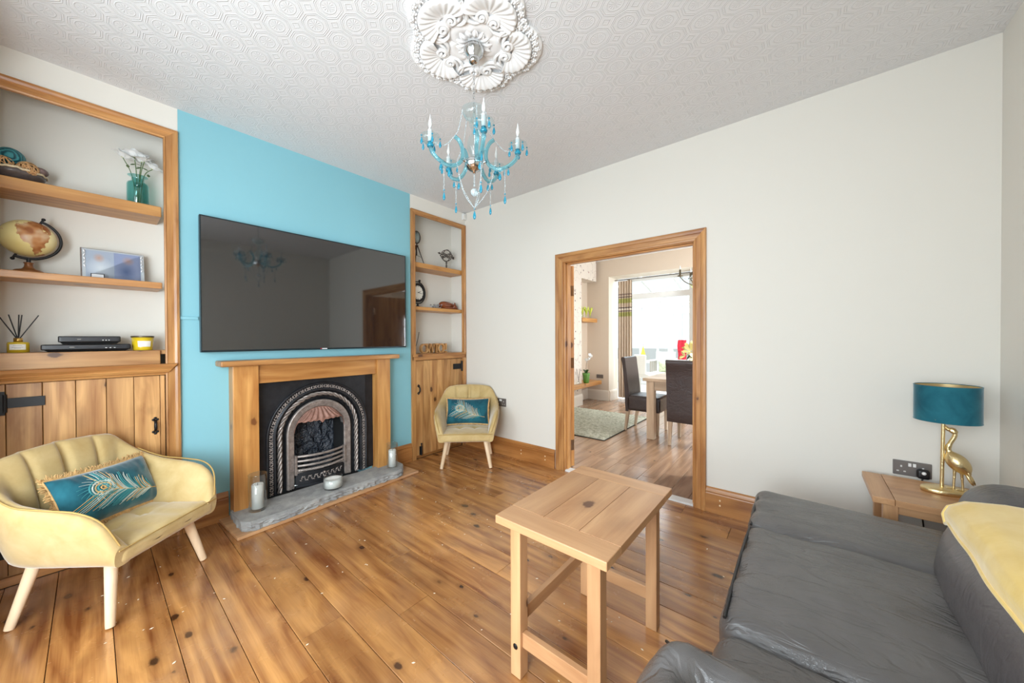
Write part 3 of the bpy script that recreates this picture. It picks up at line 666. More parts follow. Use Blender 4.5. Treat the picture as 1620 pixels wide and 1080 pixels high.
# feather cushions
def cush_surf(hw, hh, th, seed):
    def f(u, v, side):
        x = hw*u*(1-.055*(1-v*v)); z = hh*v*(1-.09*(1-u*u)); k = max(0,(1-abs(u)**3.2))*max(0,(1-abs(v)**3.2))
        y = th*math.sqrt(k)*side
        y += .006*noise.noise(V(u*3+seed,v*3,side))*min(1,k*4)+.004*noise.noise(V(u*9,v*2+seed,side))*min(1,k*4)
        return V(x, y, z)
    return f
def cushion(loc, rot, label, hw, hh, th, seed, fringe):
    """local: x along the width, z up, front face towards +y"""
    t = thing('lumbar_cushion', label, 'cushion', loc, 0, 'teal peacock feather cushions'); t.rotation_euler = rot
    f = cush_surf(hw, hh, th, seed); m = MB()
    m.grid(lambda u, v: f(2*u-1, 2*v-1, 1), 36, 24, flip=False); m.grid(lambda u, v: f(2*u-1, 2*v-1, -1), 36, 24, flip=True)
    obj('cover', m, M_teal, t)
    # fringe all round
    P = []
    for i in range(40): P.append((-1+2*i/40,-1))
    for i in range(24): P.append((1,-1+2*i/24))
    for i in range(40): P.append((1-2*i/40,1))
    for i in range(24): P.append((-1,1-2*i/24))
    fr = MB(); ed = [f(u*.998, v*.998, 0) for u, v in P]; fr.tube(ed, .0045, 6, closed=True)
    rn = random.Random(seed)
    for i in range(len(P)):
        a, b = ed[i], ed[(i+1) % len(P)]
        for k in range(5):
            p = a.lerp(b, k/5); o = V(p.x/hw, 0, p.z/hh); o = V(o.x if abs(o.x) > abs(o.z)*.999 or abs(o.x) > .93 else 0, 0, o.z if abs(o.z) > .84 else 0)
            if o.length < .1: continue
            o = o.normalized(); L = fringe*rn.uniform(.7,1.15); dv = V(rn.uniform(-.35,.35), rn.uniform(-.5,.5), rn.uniform(-.35,.35))
            fr.tube([p, p+(o+dv*.5)*L*.6, p+(o+dv)*L], [.0022,.0024,.0016], 4, caps=False)
    obj('fringe', fr, mat('gold_fringe', (206,166,110), .7, var=.3, vscale=40), t, kind='stuff')
    # embroidered feather
    def on(u, v): return f(-u, v, 1)+V(0,.0018,0)
    q = [V(-.30+1.15*s, .10-.62*s-.12*math.sin(s*PI), 0) for s in [i/30 for i in range(31)]]
    cols = [mat('embroidery_pale', (196,206,196), .6), mat('embroidery_gold', (206,170,110), .5), mat('embroidery_teal', (66,146,150), .6)]
    em = MB(); em.tube([on(p.x,p.y) for p in q], .0024, 4, mi=1)
    for i in range(72):
        s = .02+.86*i/72; k = min(29,int(s*30)); p = q[k]; sd = 1 if i % 2 else -1; L = (1.0-.62*s)*rn.uniform(.75,1.05); c = []
        for j in range(10):
            w_ = j/9
            if sd > 0: u = p.x-L*(.52*w_-.30*w_*w_); v = p.y+L*(1.45*w_-.20*w_*w_)
            else: u = p.x-L*(.95*w_-.20*w_*w_); v = p.y-L*(.25*w_+.70*w_*w_-.45*w_**3)
            c.append(on(max(-.92,min(.92,u)), max(-.86,min(.86,v))))
        em.tube(c, [.0024-.0014*j/9 for j in range(10)], 4, mi=rn.choice((0,0,2,2,1)))
    for j in range(16):
        a0 = .55+j*.30; c = [on(-.36+(.10+.34*w_/8)*math.cos(a0+.5*w_/8), .17+(.13+.40*w_/8)*math.sin(a0+.5*w_/8)) for w_ in range(9)]
        em.tube(c, [.002-.0012*w_/8 for w_ in range(9)], 4, mi=rn.choice((0,2)))
    for rad, mi in ((.26,2),(.21,0),(.15,1),(.10,2),(.05,1)):
        for jj in range(2):
            c = [on(-.36+(rad-jj*.012)*math.cos(a)*1.0, .17+(rad-jj*.012)*1.3*math.sin(a)) for a in [2*PI*i/20 for i in range(20)]]
            em.tube(c, .0022, 4, closed=True, mi=mi)
    obj('feather_embroidery', em, cols, t, kind='stuff', label='pale and gold stitched peacock feather'); return t
def chair_pt(base, a, x, y, z): return V(*base)+RZ(a) @ V(x,y,z)
c1 = cushion(chair_pt((.468,-2.790,0), A1, -.035, -.085, .487), (Matrix.Rotation(A1+math.radians(6),3,'Z') @ Matrix.Rotation(math.radians(24),3,'X') @ Matrix.Rotation(math.radians(-4),3,'Y')).to_euler(), 'teal feather cushion with a gold fringe on the armchair by the wide cupboard', .235, .135, .062, 3, .022)
c2 = cushion(chair_pt((.455,-.395,0), A2, .005, -.105, .492), (Matrix.Rotation(A2+math.radians(-2),3,'Z') @ Matrix.Rotation(math.radians(22),3,'X')).to_euler(), 'teal feather cushion on the armchair in the room corner', .225, .138, .06, 9, .012)

# ------------------------------------------------------------ pine tables
def table(name, label, x0, y0, x1, y1, h, lg, cat='side table', ends='y', wd='table', over=.04, low=.19, studs=True):
    t = thing(name, label, cat); th = .03; g = .0009
    if ends == 'y':
        e = (y1-y0)*.155
        obj('end_board', MB().box((x0,y0,h-th),(x1,y0+e-g,h)), wood(wd,'x'), t, bevel=.003); obj('end_board', MB().box((x0,y1-e+g,h-th),(x1,y1,h)), wood(wd,'x'), t, bevel=.003)
        for i in range(3):
            a = x0+(x1-x0)*i/3; b = x0+(x1-x0)*(i+1)/3; obj('top_board', MB().box((a+g*(i > 0),y0+e,h-th),(b-g*(i < 2),y1-e,h)), wood(wd,'y'), t, bevel=.0008)
    else:
        e = (x1-x0)*.16
        obj('end_board', MB().box((x0,y0,h-th),(x0+e-g,y1,h)), wood(wd,'y'), t, bevel=.003); obj('end_board', MB().box((x1-e+g,y0,h-th),(x1,y1,h)), wood(wd,'y'), t, bevel=.003)
        for i in range(2):
            a = y0+(y1-y0)*i/2; b = y0+(y1-y0)*(i+1)/2; obj('top_board', MB().box((x0+e,a+g*(i > 0),h-th),(x1-e,b-g*(i < 1),h)), wood(wd,'x'), t, bevel=.0008)
    X0, Y0_, X1, Y1_ = x0+over, y0+over, x1-over, y1-over
    for a in (X0, X1-lg):
        for b in (Y0_, Y1_-lg): obj('leg', MB().box((a,b,.001),(a+lg,b+lg,h-th)), wood(wd,'z'), t, bevel=.002)
    ap = .022
    obj('end_rail', MB().box((X0+lg,Y0_+.012,low-.075),(X1-lg,Y0_+.012+ap,low-.02)), wood(wd,'x'), t, bevel=.002); obj('end_rail', MB().box((X0+lg,Y1_-.012-ap,low-.075),(X1-lg,Y1_-.012,low-.02)), wood(wd,'x'), t, bevel=.002)
    obj('side_rail', MB().box((X0+.012,Y0_+lg,low),(X0+.012+ap,Y1_-lg,low+.05)), wood(wd,'y'), t, bevel=.002)
    if ends == 'x':
        obj('apron', MB().box((X0+lg,Y0_+.008,h-th-.05),(X1-lg,Y0_+.03,h-th)), wood(wd,'x'), t, bevel=.002); obj('apron', MB().box((X0+.008,Y0_+lg,h-th-.05),(X0+.03,Y1_-lg,h-th)), wood(wd,'y'), t, bevel=.002)
    else:
        for yy_ in (Y0_+.006, Y1_-.028): obj('apron', MB().box((X0+lg,yy_+.01,h-th-.022),(X1-lg,yy_+.024,h-th)), wood(wd,'x'), t)
    if studs:
        for a in (X0+lg*.5, X1-lg*.5):
            for z in (.115, h-th-.014): obj('bolt_cap', MB().sphere((a,Y0_-.001,z), .011, 10, (1,.35,1)), mat('black_bolt', (24,22,22), .4, metal=.5), t)
    return rebase(t, ((x0+x1)/2,(y0+y1)/2,0))
table('side_table', 'tall pine side table standing free on the floorboards in front of the sofa', 2.232, -1.912, 2.675, -1.250, .602, .046)
table('side_table', 'low pine lamp table in the corner holding the gold bird lamp', 3.372, -.482, 3.842, -.070, .50, .05, ends='x', studs=False)

# ------------------------------------------------------------ lamp
lp = thing('table_lamp', 'gold wading bird table lamp with a drum shade of teal velvet', 'lamp')
lx, ly, lz = 3.655, -.215, .501; m = MB()
m.lathe([(.0001,.0),(.088,.0),(.092,.004),(.092,.018),(.088,.022),(.07,.025),(.0001,.027)], 40, (lx,ly,lz), RZ(.25), sx=1.0, sy=.62); obj('base', m, M_gold, lp)
obj('pole', MB().tube([(lx-.018,ly,lz+.025),(lx-.014,ly,lz+.36)], .007, 12), M_gold, lp)
bd = MB(); sk = RZ(math.radians(-18))
def BP(x, y, z): return V(lx+.004,ly,lz)+sk @ V(x*.80,y*.85,.026+(z-.026)*.90)
bd.tube([BP(*p) for p in bez([(.070,0,.118),(.052,0,.145),(.022,0,.185),(.004,0,.215),(-.004,0,.240),(.006,0,.272),(.018,0,.300),(.022,0,.322),(.014,0,.338),(.0,0,.340),(-.012,0,.352),(-.022,0,.365)],6)],
        [.006+.0*i for i in range(0)] or [max(.0022, w_) for w_ in (lambda k: [ (lambda s: .010+.026*math.sin(min(1,s/.30)*PI) if s < .30 else (.0105 if s < .42 else .0085 if s < .62 else .0125 if .66 < s < .80 else .0085 if s <= .82 else .0105-(s-.82)*.05))(i/(k-1)) for i in range(k)])(67)], 12)
bd.sphere(BP(.028,0,.176), .033, 16, (1.05,.72,.95), sk @ RY(.95)); bd.sphere(BP(.016,0,.333), .0112, 12, (1.2,.85,1.0), sk)
obj('bird_body', bd, M_gold, lp)
fe = MB()
for i in range(7):
    for j in range(5):
        a = -1.0+2.0*j/4; p = BP(.008+.011*i, .033*math.sin(a)*(1-.06*i), .196-.0125*i+.018*math.cos(a)*.5); fe.sphere(p, .010, 6, (1.3,.5,.25), sk @ RY(.95) @ RX(a))
for j in range(5): fe.sphere(BP(.078+.004*j*.3,(j-2)*.006,.105-.005*abs(j-2)), .02, 6, (1.5,.22,.32), sk @ RY(1.15))
obj('wing_feather', fe, M_gold, lp, kind='stuff')
for x, dx in ((.022,-.002),(.046,.004)):
    L = MB(); L.tube([BP(x,.006 if x < .03 else -.008,.150),BP(x+dx,.004,.088),BP(x+dx*2,.0,.026)], [.0075,.0045,.004], 8); L.sphere(BP(x+dx,.004,.088), .0062, 8)
    for a in (-.5,0,.5): L.tube([BP(x+dx*2,0,.029),BP(x+dx*2-.026*math.cos(a),.026*math.sin(a),.027)], [.004,.0025], 6)
    obj('bird_leg', L, M_gold, lp)
sh = MB(); r0, z0, z1 = .108, .352, .522
sh.lathe([(r0,z0),(r0,z1)], 48, (lx-.004,ly,lz)); so = obj('shade', sh, M_tshade, lp)
sh = MB(); sh.lathe([(r0-.0025,z1-.001),(r0-.0025,z0+.001)], 48, (lx-.004,ly,lz)); obj('gold_lining', sh, mat('gold_shade_lining', (214,190,140), .4, metal=.6), so)
sh = MB()
for z in (z0,z1): sh.tube([(lx-.004+(r0-.001)*math.cos(2*PI*i/48),ly+(r0-.001)*math.sin(2*PI*i/48),lz+z) for i in range(48)], .0022, 6, closed=True)
obj('rim', sh, M_tshade, so, kind='stuff')
ho = MB(); ho.lathe([(.0001,.34),(.015,.34),(.016,.37),(.013,.40),(.0001,.40)], 16, (lx-.014,ly,lz)); obj('lamp_holder', ho, M_brass, lp)
ho = MB(); ho.sphere((lx-.014,ly,lz+.43), .026, 14, (1,1,1.2)); obj('bulb', ho, mat('opal_bulb', (240,238,230), .2), lp)
ho = MB()
for a in range(3): ho.tube([(lx-.014,ly,lz+.385),(lx-.004+r0*math.cos(a*2.1),ly+r0*math.sin(a*2.1),lz+z0+.012)], .0016, 6)
obj('shade_ring', ho, M_brass, lp, kind='stuff'); rebase(lp, (lx,ly,lz))

# ------------------------------------------------------------ sockets
M_sock = mat('dark_nickel_plate', (122,117,114), .4, metal=.5); M_sw = mat('white_switch', (238,238,236), .35)
def socket(name, label, x0, z0, x1, z1, y=0):
    t = thing(name, label, 'socket'); s = -1
    obj('plate', MB().box((x0,y,z0),(x1,y-.009,z1)), M_sock, t, bevel=.003); w_ = x1-x0; h_ = z1-z0
    for k in (.40,.52): obj('switch', MB().box((x0+w_*k,y-.009,z1-h_*.34),(x0+w_*(k+.08),y-.014,z1-h_*.12)), M_sw, t, bevel=.001)
    for cx_ in (.22,.78):
        m = MB(); c = x0+w_*cx_; m.box((c-.0035,y-.0085,z0+h_*.55),(c+.0035,y-.0098,z0+h_*.68))
        for dx in (-.013,.013): m.box((c+dx-.0045,y-.0085,z0+h_*.24),(c+dx+.0045,y-.0098,z0+h_*.32))
        obj('pin_slots', m, mat('pale_slot', (214,212,208), .5), t, kind='stuff')
    return rebase(t, ((x0+x1)/2,y,(z0+z1)/2))
socket('wall_socket', 'dark metal double socket above the lamp table, a plug in it', 3.501, .497, 3.644, .578)
pg = MB(); pg.rbox((3.610,-.026,.524), (.024,.017,.024), .012, 2); pg.rbox((3.610,-.036,.530), (.012,.010,.012), .006, 1)
pt = thing('plug', 'round black plug pushed into the socket behind the gold lamp', 'plug', (3.610,-.026,.524)); 
pm = MB(); pm.rbox((0,0,0), (.025,.016,.025), .013, 2); obj('body', pm, M_black, pt); pm = MB(); pm.lathe([(.0001,.0),(.009,.0),(.008,.004),(.0001,.005)], 14, (0,-.016,.008), RX(PI/2)); obj('pale_disc', pm, M_sw, pt)
obj('cable', MB().tube(bez([(0,.0,-.022),(-.008,-.004,-.05),(-.01,.002,-.12),(-.0,.004,-.25),(.02,.004,-.45)],6), .0035, 8), M_black, pt)
socket('wall_socket', 'dark metal double socket low on the wall beside the corner armchair', .497, .52, .643, .608)
# alarm sensor
al = thing('alarm_sensor', 'small white alarm sensor box high in the corner above the narrow bookcase', 'sensor')
obj('case', MB().box((.001,-.052,2.665),(.034,-.004,2.738)), M_white, al, bevel=.004); obj('lens_window', MB().box((.034,-.045,2.68),(.036,-.012,2.722)), mat('pale_lens', (222,222,216), .3), al, bevel=.001)
rebase(al, (.017,-.028,2.665))

# ------------------------------------------------------------ sofa
sf = thing('sofa', 'dark grey leather sofa with creased seats in front of the lamp table', 'sofa')
def wr(amp, sc, seed):
    def f(q, c=V(0,0,0)):
        return amp*(noise.noise(V(q.x*sc[0],q.y*sc[1],q.z*sc[2]+seed))+.5*noise.noise(V(q.x*sc[0]*2.3,q.y*sc[1]*2.3,seed*2)))
    return f
obj('base', MB().box((2.99,-2.30,.05),(3.80,-.66,.27)), M_sofa, sf, bevel=.02)
for x in (3.02,3.76):
    for y in (-2.27,-.69): obj('foot', MB().box((x-.025,y-.025,.002),(x+.025,y+.025,.05)), M_black, sf)
def seatpart(x0, y0, z0, x1, y1, z1, r, seed, amp=.012, tilt=0, crown=.02):
    w_ = wr(amp, (2.2,5.5,3), seed); c = V((x0+x1)/2,(y0+y1)/2,(z0+z1)/2); h = ((x1-x0)/2,(y1-y0)/2,(z1-z0)/2)
    def df(q):
        if q.z > -h[2]*.2:
            k = max(0,1-(q.x/h[0])**2)*max(0,1-(q.y/h[1])**2); q.z += crown*k+w_(q+c)*(1 if q.z > h[2]*.5 else .4)+tilt*q.y
            # drawn folds running back from the front edge
            q.z += .006*math.sin(q.y*34+3*noise.noise(V(q.x*4,q.y*3,seed)))*max(0,-q.x/h[0])**2
        q.x += .006*noise.noise(V(q.y*6,q.z*8,seed+3))
        return q
    return MB().rbox(c, h, r, 22, df)
s1 = obj('seat_cushion', seatpart(2.925,-1.725,.235,3.60,-1.045,.462,.060,2,.012), M_sofa, sf)
s2 = obj('seat_cushion', seatpart(2.925,-1.058,.235,3.62,-.615,.468,.055,7,.007,0,.008), M_sofa, sf)
s3 = obj('seat_cushion', seatpart(2.925,-2.16,.215,3.60,-1.715,.440,.060,12,.014,.03), M_sofa, sf)
for so, y0, y1 in ((s1,-1.70,-1.07),(s2,-1.04,-.66)):
    obj('piping', MB().tube(bez([(2.941,y0,.446),(2.938,(y0*2+y1)/3,.449),(2.938,(y0+2*y1)/3,.449),(2.941,y1,.448)],5), .005, 6), M_black, so)
def backpart(x0, y0, z0, x1, y1, z1, r, seed, amp, lean):
    w_ = wr(amp, (4,3,4), seed); c = V((x0+x1)/2,(y0+y1)/2,(z0+z1)/2); h = ((x1-x0)/2,(y1-y0)/2,(z1-z0)/2)
    def df(q):
        t_ = (q.z+h[2])/(2*h[2]); q.x += lean*t_; q.x -= .035*math.sin(max(0,min(1,t_))*PI)*max(0,1-(q.y/h[1])**4)*(q.x < 0); q.x += w_(q+c)
        q.z += .018*max(0,1-(q.y/h[1])**2)*(q.z > 0); return q
    return MB().rbox(c, h, r, 18, df)
obj('backrest', backpart(3.455,-2.25,.40,3.80,-.975,.680,.085,4,.007,.045), M_sofab, sf)
obj('backrest', backpart(3.60,-.985,.40,3.83,-.60,.690,.08,14,.006,.02), M_sofab, sf)
def armf():
    c = V(3.23,-2.16,.40); h = (.385,.165,.205)
    def df(q):
        g = V(q.x,q.y,q.z)+c
        q.z += .022*noise.noise(V(g.x*5,g.y*5,3))+.012*noise.noise(V(g.x*13,g.y*10,5))
        q.z -= .045*math.exp(-(((q.x+.25)/.05)**2+((q.y-.03)/.035)**2)); q.z += .018*math.exp(-(((q.x+.33)/.05)**2+((q.y-.06)/.06)**2))
        q.y += .016*noise.noise(V(g.x*6,g.z*6,8)); q.x += .02*noise.noise(V(g.y*7,g.z*7,1)); q.z += -.05*max(0,q.x+.1)
        return q
    return MB().rbox(c, h, .11, 26, df)
obj('armrest', armf(), M_sofa, sf)
obj('arm_seam', MB().tube(bez([(2.875,-2.03,.56),(2.93,-2.075,.588),(3.0,-2.07,.578),(3.1,-2.05,.590),(3.25,-2.05,.582),(3.42,-2.06,.572)],8), .0035, 6), M_black, sf)
rebase(sf, (3.36,-1.45,0))
# fleece throw over the sofa back
def throw():
    m = MB()
    prof = [(3.492,.630),(3.490,.660),(3.502,.690),(3.535,.712),(3.60,.722),(3.68,.722),(3.75,.708),(3.80,.69),(3.835,.65),(3.852,.56),(3.855,.46)]
    def f(u, v, off=0):
        y = -1.005-1.2*u; k = v*(len(prof)-1); i = min(len(prof)-2,int(k)); t_ = k-i; x = prof[i][0]*(1-t_)+prof[i+1][0]*t_; z = prof[i][1]*(1-t_)+prof[i+1][1]*t_
        x += .008*noise.noise(V(y*5,v*3,1))-.022*math.sin(u*PI)*(v < .35); z += .008*noise.noise(V(y*4,v*4,6))+.018*math.sin(min(1,u*1.1)*PI)-.014*math.exp(-(u/.02)**2)
        return V(x, y, z+off)
    m.grid(lambda u, v: f(u,v,.008), 60, 40, flip=True); m.grid(lambda u, v: f(u,v,0), 60, 40)
    for edge in (0,1): m.tube([f(i/60,edge,.004) for i in range(61)], .006, 6)
    m.tube([f(0,i/40,.004) for i in range(41)], .006, 6); return m
tag(obj('throw_blanket', throw(), M_throw), 'soft yellow fleece throw draped over the sofa back', 'throw')

# ------------------------------------------------------------ ceiling rose
RC = V(1.84,-1.63,H)
cr = thing('ceiling_rose', 'ornate white plaster ceiling rose with five shell lobes around the chandelier', 'ceiling rose')
LA = [math.radians(51+72*k) for k in range(5)]
def rose_r(a):
    d = min(abs((a-l+PI) % (2*PI)-PI) for l in LA); return .238+.112*math.cos(min(d,.63)*2.45)**.6 if math.cos(min(d,.63)*2.45) > 0 else .238
def rose_plate(u, v):
    a = 2*PI*v; R = rose_r(a)+.004*noise.noise(V(math.cos(a)*14,math.sin(a)*14,1)); r = R*min(1,u*1.06); 
    h = .016+.010*math.exp(-((u-.30)/.08)**2)-.004*math.sin(u*PI) if u < .95 else .016*(1-u)/.05
    return RC+V(r*math.cos(a), r*math.sin(a), -max(.0005,h))
m = MB(); m.grid(rose_plate, 30, 160, False, True, flip=False); obj('backing_disc', m, M_plaster, cr)
def spiral(c, r, a0, turns, hand, h0=.020, n=44, tail=None):
    pts = []; rad = []
    if tail:
        for p in tail: pts.append(V(*p)); rad.append(.0055+.004*len(pts)/len(tail))
    for i in range(n+1):
        t_ = i/n; a = a0+hand*turns*2*PI*t_; q = r*(1-t_)**.8+.003; pts.append(V(c[0]+q*math.cos(a), c[1]+q*math.sin(a), -(h0+.014*t_))); rad.append(.0105-.004*t_)
    return pts, rad
for k, a in enumerate(LA):
    Mk = T(*RC) @ RZ(a)      # local x = outward
    fan = MB()
    def ff(u, v):
        th = (u-.5)*3.5; R = .118*(1-.10*abs(th/1.75)**3); r = .022+(R-.022)*v; h = .020+.022*math.sin(v*PI*.55)**1.5+.0030*math.cos(th*22)*v; h *= 1 if v < .97 else .6
        return Mk @ V(.178+r*math.cos(th)*1.0, r*math.sin(th)*1.16, -h)
    fan.grid(ff, 104, 14, flip=True); obj('shell_fan', fan, M_plaster, cr)
    for s in (-1,1):
        pts, rad = spiral((.165, s*.033), .026, -s*2.2, 1.6, s, tail=[(.205,s*.128,-.014),(.175,s*.112,-.018),(.150,s*.085,-.020),(.142,s*.06,-.021),(.143,s*.045,-.021)])
        sc_ = MB(); sc_.tube([Mk @ p for p in pts], rad, 8)
        pts2 = bez([(.21,s*.142,-.014),(.165,s*.128,-.02),(.125,s*.095,-.022),(.118,s*.05,-.022),(.14,s*.018,-.02)],6); sc_.tube([Mk @ p for p in pts2], [.004+.006*math.sin(PI*i/(len(pts2)-1)) for i in range(len(pts2))], 6)
        obj('scroll', sc_, M_plaster, cr, kind='stuff')
    fl = MB()
    for j in range(15):
        th = (j-7)/7*1.62; R = .140 if j % 2 else .148; x = .178+R*math.cos(th)*.98; y = R*math.sin(th)*1.10
        p = Mk @ V(x,y,-.024)
        q = 2*PI*rng.random(); fl.sphere(p, .006, 6)
        for z_ in range(5): fl.sphere(p+V(math.cos(q+z_*1.257)*.010, math.sin(q+z_*1.257)*.010, .004), .0068, 6, (1,1,.8))
        for z_ in range(2):
            R2 = R+rng.uniform(-.022,.014); t2 = th+rng.uniform(-.1,.1); fl.sphere(Mk @ V(.178+R2*math.cos(t2)*.98, R2*math.sin(t2)*1.1, -.018), .0075, 6, (1.5,.6,.8), RZ(rng.random()*6))
    obj('flower_border', fl, M_plaster, cr, kind='stuff')
    bd = MB()
    for j in range(22):
        th = (j-10.5)/10.5*1.66; R = .124; bd.sphere(Mk @ V(.178+R*math.cos(th), R*math.sin(th)*1.15, -.026), .0046, 6)
    obj('bead_row', bd, M_plaster, cr, kind='stuff')
lf = MB()
for i in range(14):
    a = 2*PI*i/14+.2; Mk = T(*RC) @ RZ(a)
    lf.grid(lambda u, v: Mk @ V(.042+.055*u, (v-.5)*.034*math.sin(PI*(u*.85+.12)), -(.016+.010*math.sin(PI*u)+.004*math.cos((v-.5)*9))), 8, 6, flip=True)
obj('leaf_ring', lf, M_plaster, cr, kind='stuff')
rebase(cr, tuple(RC-V(0,0,.035)))

# ------------------------------------------------------------ chandelier
def aqua(name, col, rough=.03):
    return mat(name, col, rough, trans=.85, ior=1.45, spec=.7)
M_aq = aqua('aqua_glass', (150,216,228)); M_drop = mat('turquoise_drop', (40,170,200), .06, trans=.6, ior=1.5, spec=.8); M_bead = mat('crystal_bead', (226,240,244), .05, trans=.6, ior=1.5, spec=.9)
M_flame = mat('frosted_bulb', (246,246,244), .25, trans=.3); M_cand = mat('grey_candle_sleeve', (206,208,208), .5)
M_dish = glass('pale_glass_dish', (244,251,252), fres=1.6)
cx_, cy_ = 1.84, -1.63
cd = thing('chandelier', 'aqua glass chandelier with crystal drops hanging from the ceiling rose', 'chandelier')
def at3(r, a, z): return V(cx_+r*math.cos(a), cy_+r*math.sin(a), z)
m = MB(); m.lathe([(.0001,2.717),(.047,2.717),(.050,2.708),(.050,2.700),(.047,2.695),(.043,2.682),(.030,2.670),(.026,2.662),(.025,2.648),(.018,2.640),(.008,2.636),(.0001,2.634)][::-1], 32, (cx_,cy_,0)); obj('ceiling_cup', m, M_chrome, cd)
m = MB(); z = 2.634; i = 0
while z > 2.40:
    rot = RZ(PI/2*(i % 2)); m.tube([V(cx_,cy_,z-.013)+rot @ V(.0055*math.cos(t_), 0, .015*math.sin(t_)) for t_ in [2*PI*q/10 for q in range(10)]], .0014, 5, closed=True); z -= .0235; i += 1
obj('chain', m, M_chrome, cd, kind='stuff')
m = MB(); m.lathe([(.0001,2.355),(.03,2.356),(.052,2.375),(.064,2.405),(.062,2.406),(.05,2.378),(.029,2.360),(.0001,2.359)], 24, (cx_,cy_,0)); obj('top_dish', m, M_dish, cd)
m = MB(); m.lathe([(.0001,2.165),(.014,2.166),(.020,2.185),(.034,2.215),(.036,2.240),(.028,2.268),(.014,2.290),(.012,2.305),(.024,2.325),(.026,2.345),(.012,2.36),(.006,2.40),(.0001,2.402)], 20, (cx_,cy_,0)); obj('glass_column', m, M_dish, cd)
m = MB(); m.lathe([(.0001,2.088),(.006,2.089),(.009,2.098),(.026,2.106),(.042,2.122),(.048,2.140),(.046,2.152),(.020,2.158),(.014,2.168),(.0001,2.170)], 24, (cx_,cy_,0)); obj('hub_bowl', m, M_chrome, cd)
AN = [math.radians(q) for q in (-115,-33,34,102,175)]
def drop_mb(p, L=.040, w_=.0085):
    d_ = MB(); d_.lathe([(.0001,-L),(w_*.55,-L*.93),(w_,-L*.70),(w_*.8,-L*.42),(w_*.3,-L*.12),(.0001,0)], 8, p, sy=.6); d_.sphere(V(*p)+V(0,0,.006), .0042, 6); return d_
def beads(pts, sp=.0085, r=.0032):
    b = MB(); P = [V(*q) for q in pts]; acc = 0
    for i in range(len(P)-1):
        L = (P[i+1]-P[i]).length
        while acc < L: b.sphere(P[i].lerp(P[i+1], acc/L), r, 5); acc += sp
        acc -= L
    return b
for k, a in enumerate(AN):
    path = bez([at3(.100,a,2.252),at3(.078,a,2.236),at3(.062,a,2.200),at3(.062,a,2.155),at3(.085,a,2.120),at3(.130,a,2.105),at3(.178,a,2.122),at3(.210,a,2.150),at3(.220,a,2.178)],5)
    am = obj('glass_arm', MB().tube(path, .0098, 10), M_aq, cd)
    m = MB(); m.tube([at3(.046,a,2.142),at3(.066,a,2.148)], .006, 8); obj('arm_fixing', m, M_chrome, am)
    m = MB(); c = at3(.220,a,0); m.lathe([(.0001,2.172),(.014,2.173),(.017,2.182),(.011,2.19),(.0135,2.196),(.0001,2.198)], 14, c); obj('candle_cup', m, M_drop, am)
    m = MB(); m.lathe([(.008,2.188),(.026,2.190),(.040,2.202),(.048,2.222),(.046,2.2225),(.038,2.205),(.025,2.1935),(.008,2.191)], 20, c); obj('drip_dish', m, M_dish, am)
    m = MB(); m.lathe([(.0001,2.196),(.0115,2.196),(.0115,2.252),(.008,2.255),(.006,2.262),(.0001,2.263)], 12, c); obj('candle_sleeve', m, M_cand, am)
    m = MB(); m.lathe([(.0001,2.262),(.005,2.263),(.0095,2.278),(.008,2.293),(.004,2.308),(.0015,2.325),(.0001,2.330)], 10, c); obj('candle_bulb', m, M_flame, am)
    for j in range(5):
        b = a+2*PI*j/5+.3; p = c+V(.046*math.cos(b),.046*math.sin(b),2.206); obj('crystal_drop', drop_mb(p,.036), M_drop, cd, label='turquoise glass drop')
    obj('crystal_drop', drop_mb(at3(.130,a,2.088),.040,.010), M_drop, cd, label='turquoise glass drop'); obj('crystal_drop', drop_mb(at3(.172,a,2.106),.036), M_drop, cd, label='turquoise glass drop')
    # strings: dish rim -> scroll top -> candle cup ; arm -> long hanging drop ; arm -> centre pendant
    A_, B_, C_ = at3(.06,a,2.392), at3(.100,a,2.256), at3(.205,a,2.192)
    m = beads(bez([A_, (A_+B_)/2+V(0,0,-.028), B_, (B_+C_)/2+V(0,0,-.028), C_],10)); q = at3(.10,a+.25,2.11); m.join(beads(bez([q, q.lerp(V(cx_,cy_,1.93),.5)+at3(.015,a,0)-V(cx_,cy_,0)+V(0,0,-.02), V(cx_,cy_,1.915)],10)))
    q2 = at3(.155,a,2.096); m.join(beads([q2, q2+V(0,0,-.115)])); obj('bead_string', m, M_bead, cd, kind='stuff')
    obj('crystal_drop', drop_mb(q2+V(0,0,-.122),.044,.0085), M_drop, cd, label='turquoise glass drop')
obj('bead_string', beads([V(cx_,cy_,2.088),V(cx_,cy_,2.02)], .010, .0042), M_bead, cd, kind='stuff')
m = MB(); m.sphere((cx_,cy_,1.995), .020, 10); obj('crystal_ball', m, M_bead, cd)
obj('crystal_drop', drop_mb(V(cx_,cy_,1.905),.046,.010), M_drop, cd, label='turquoise glass drop')
rebase(cd, (cx_,cy_,2.717))

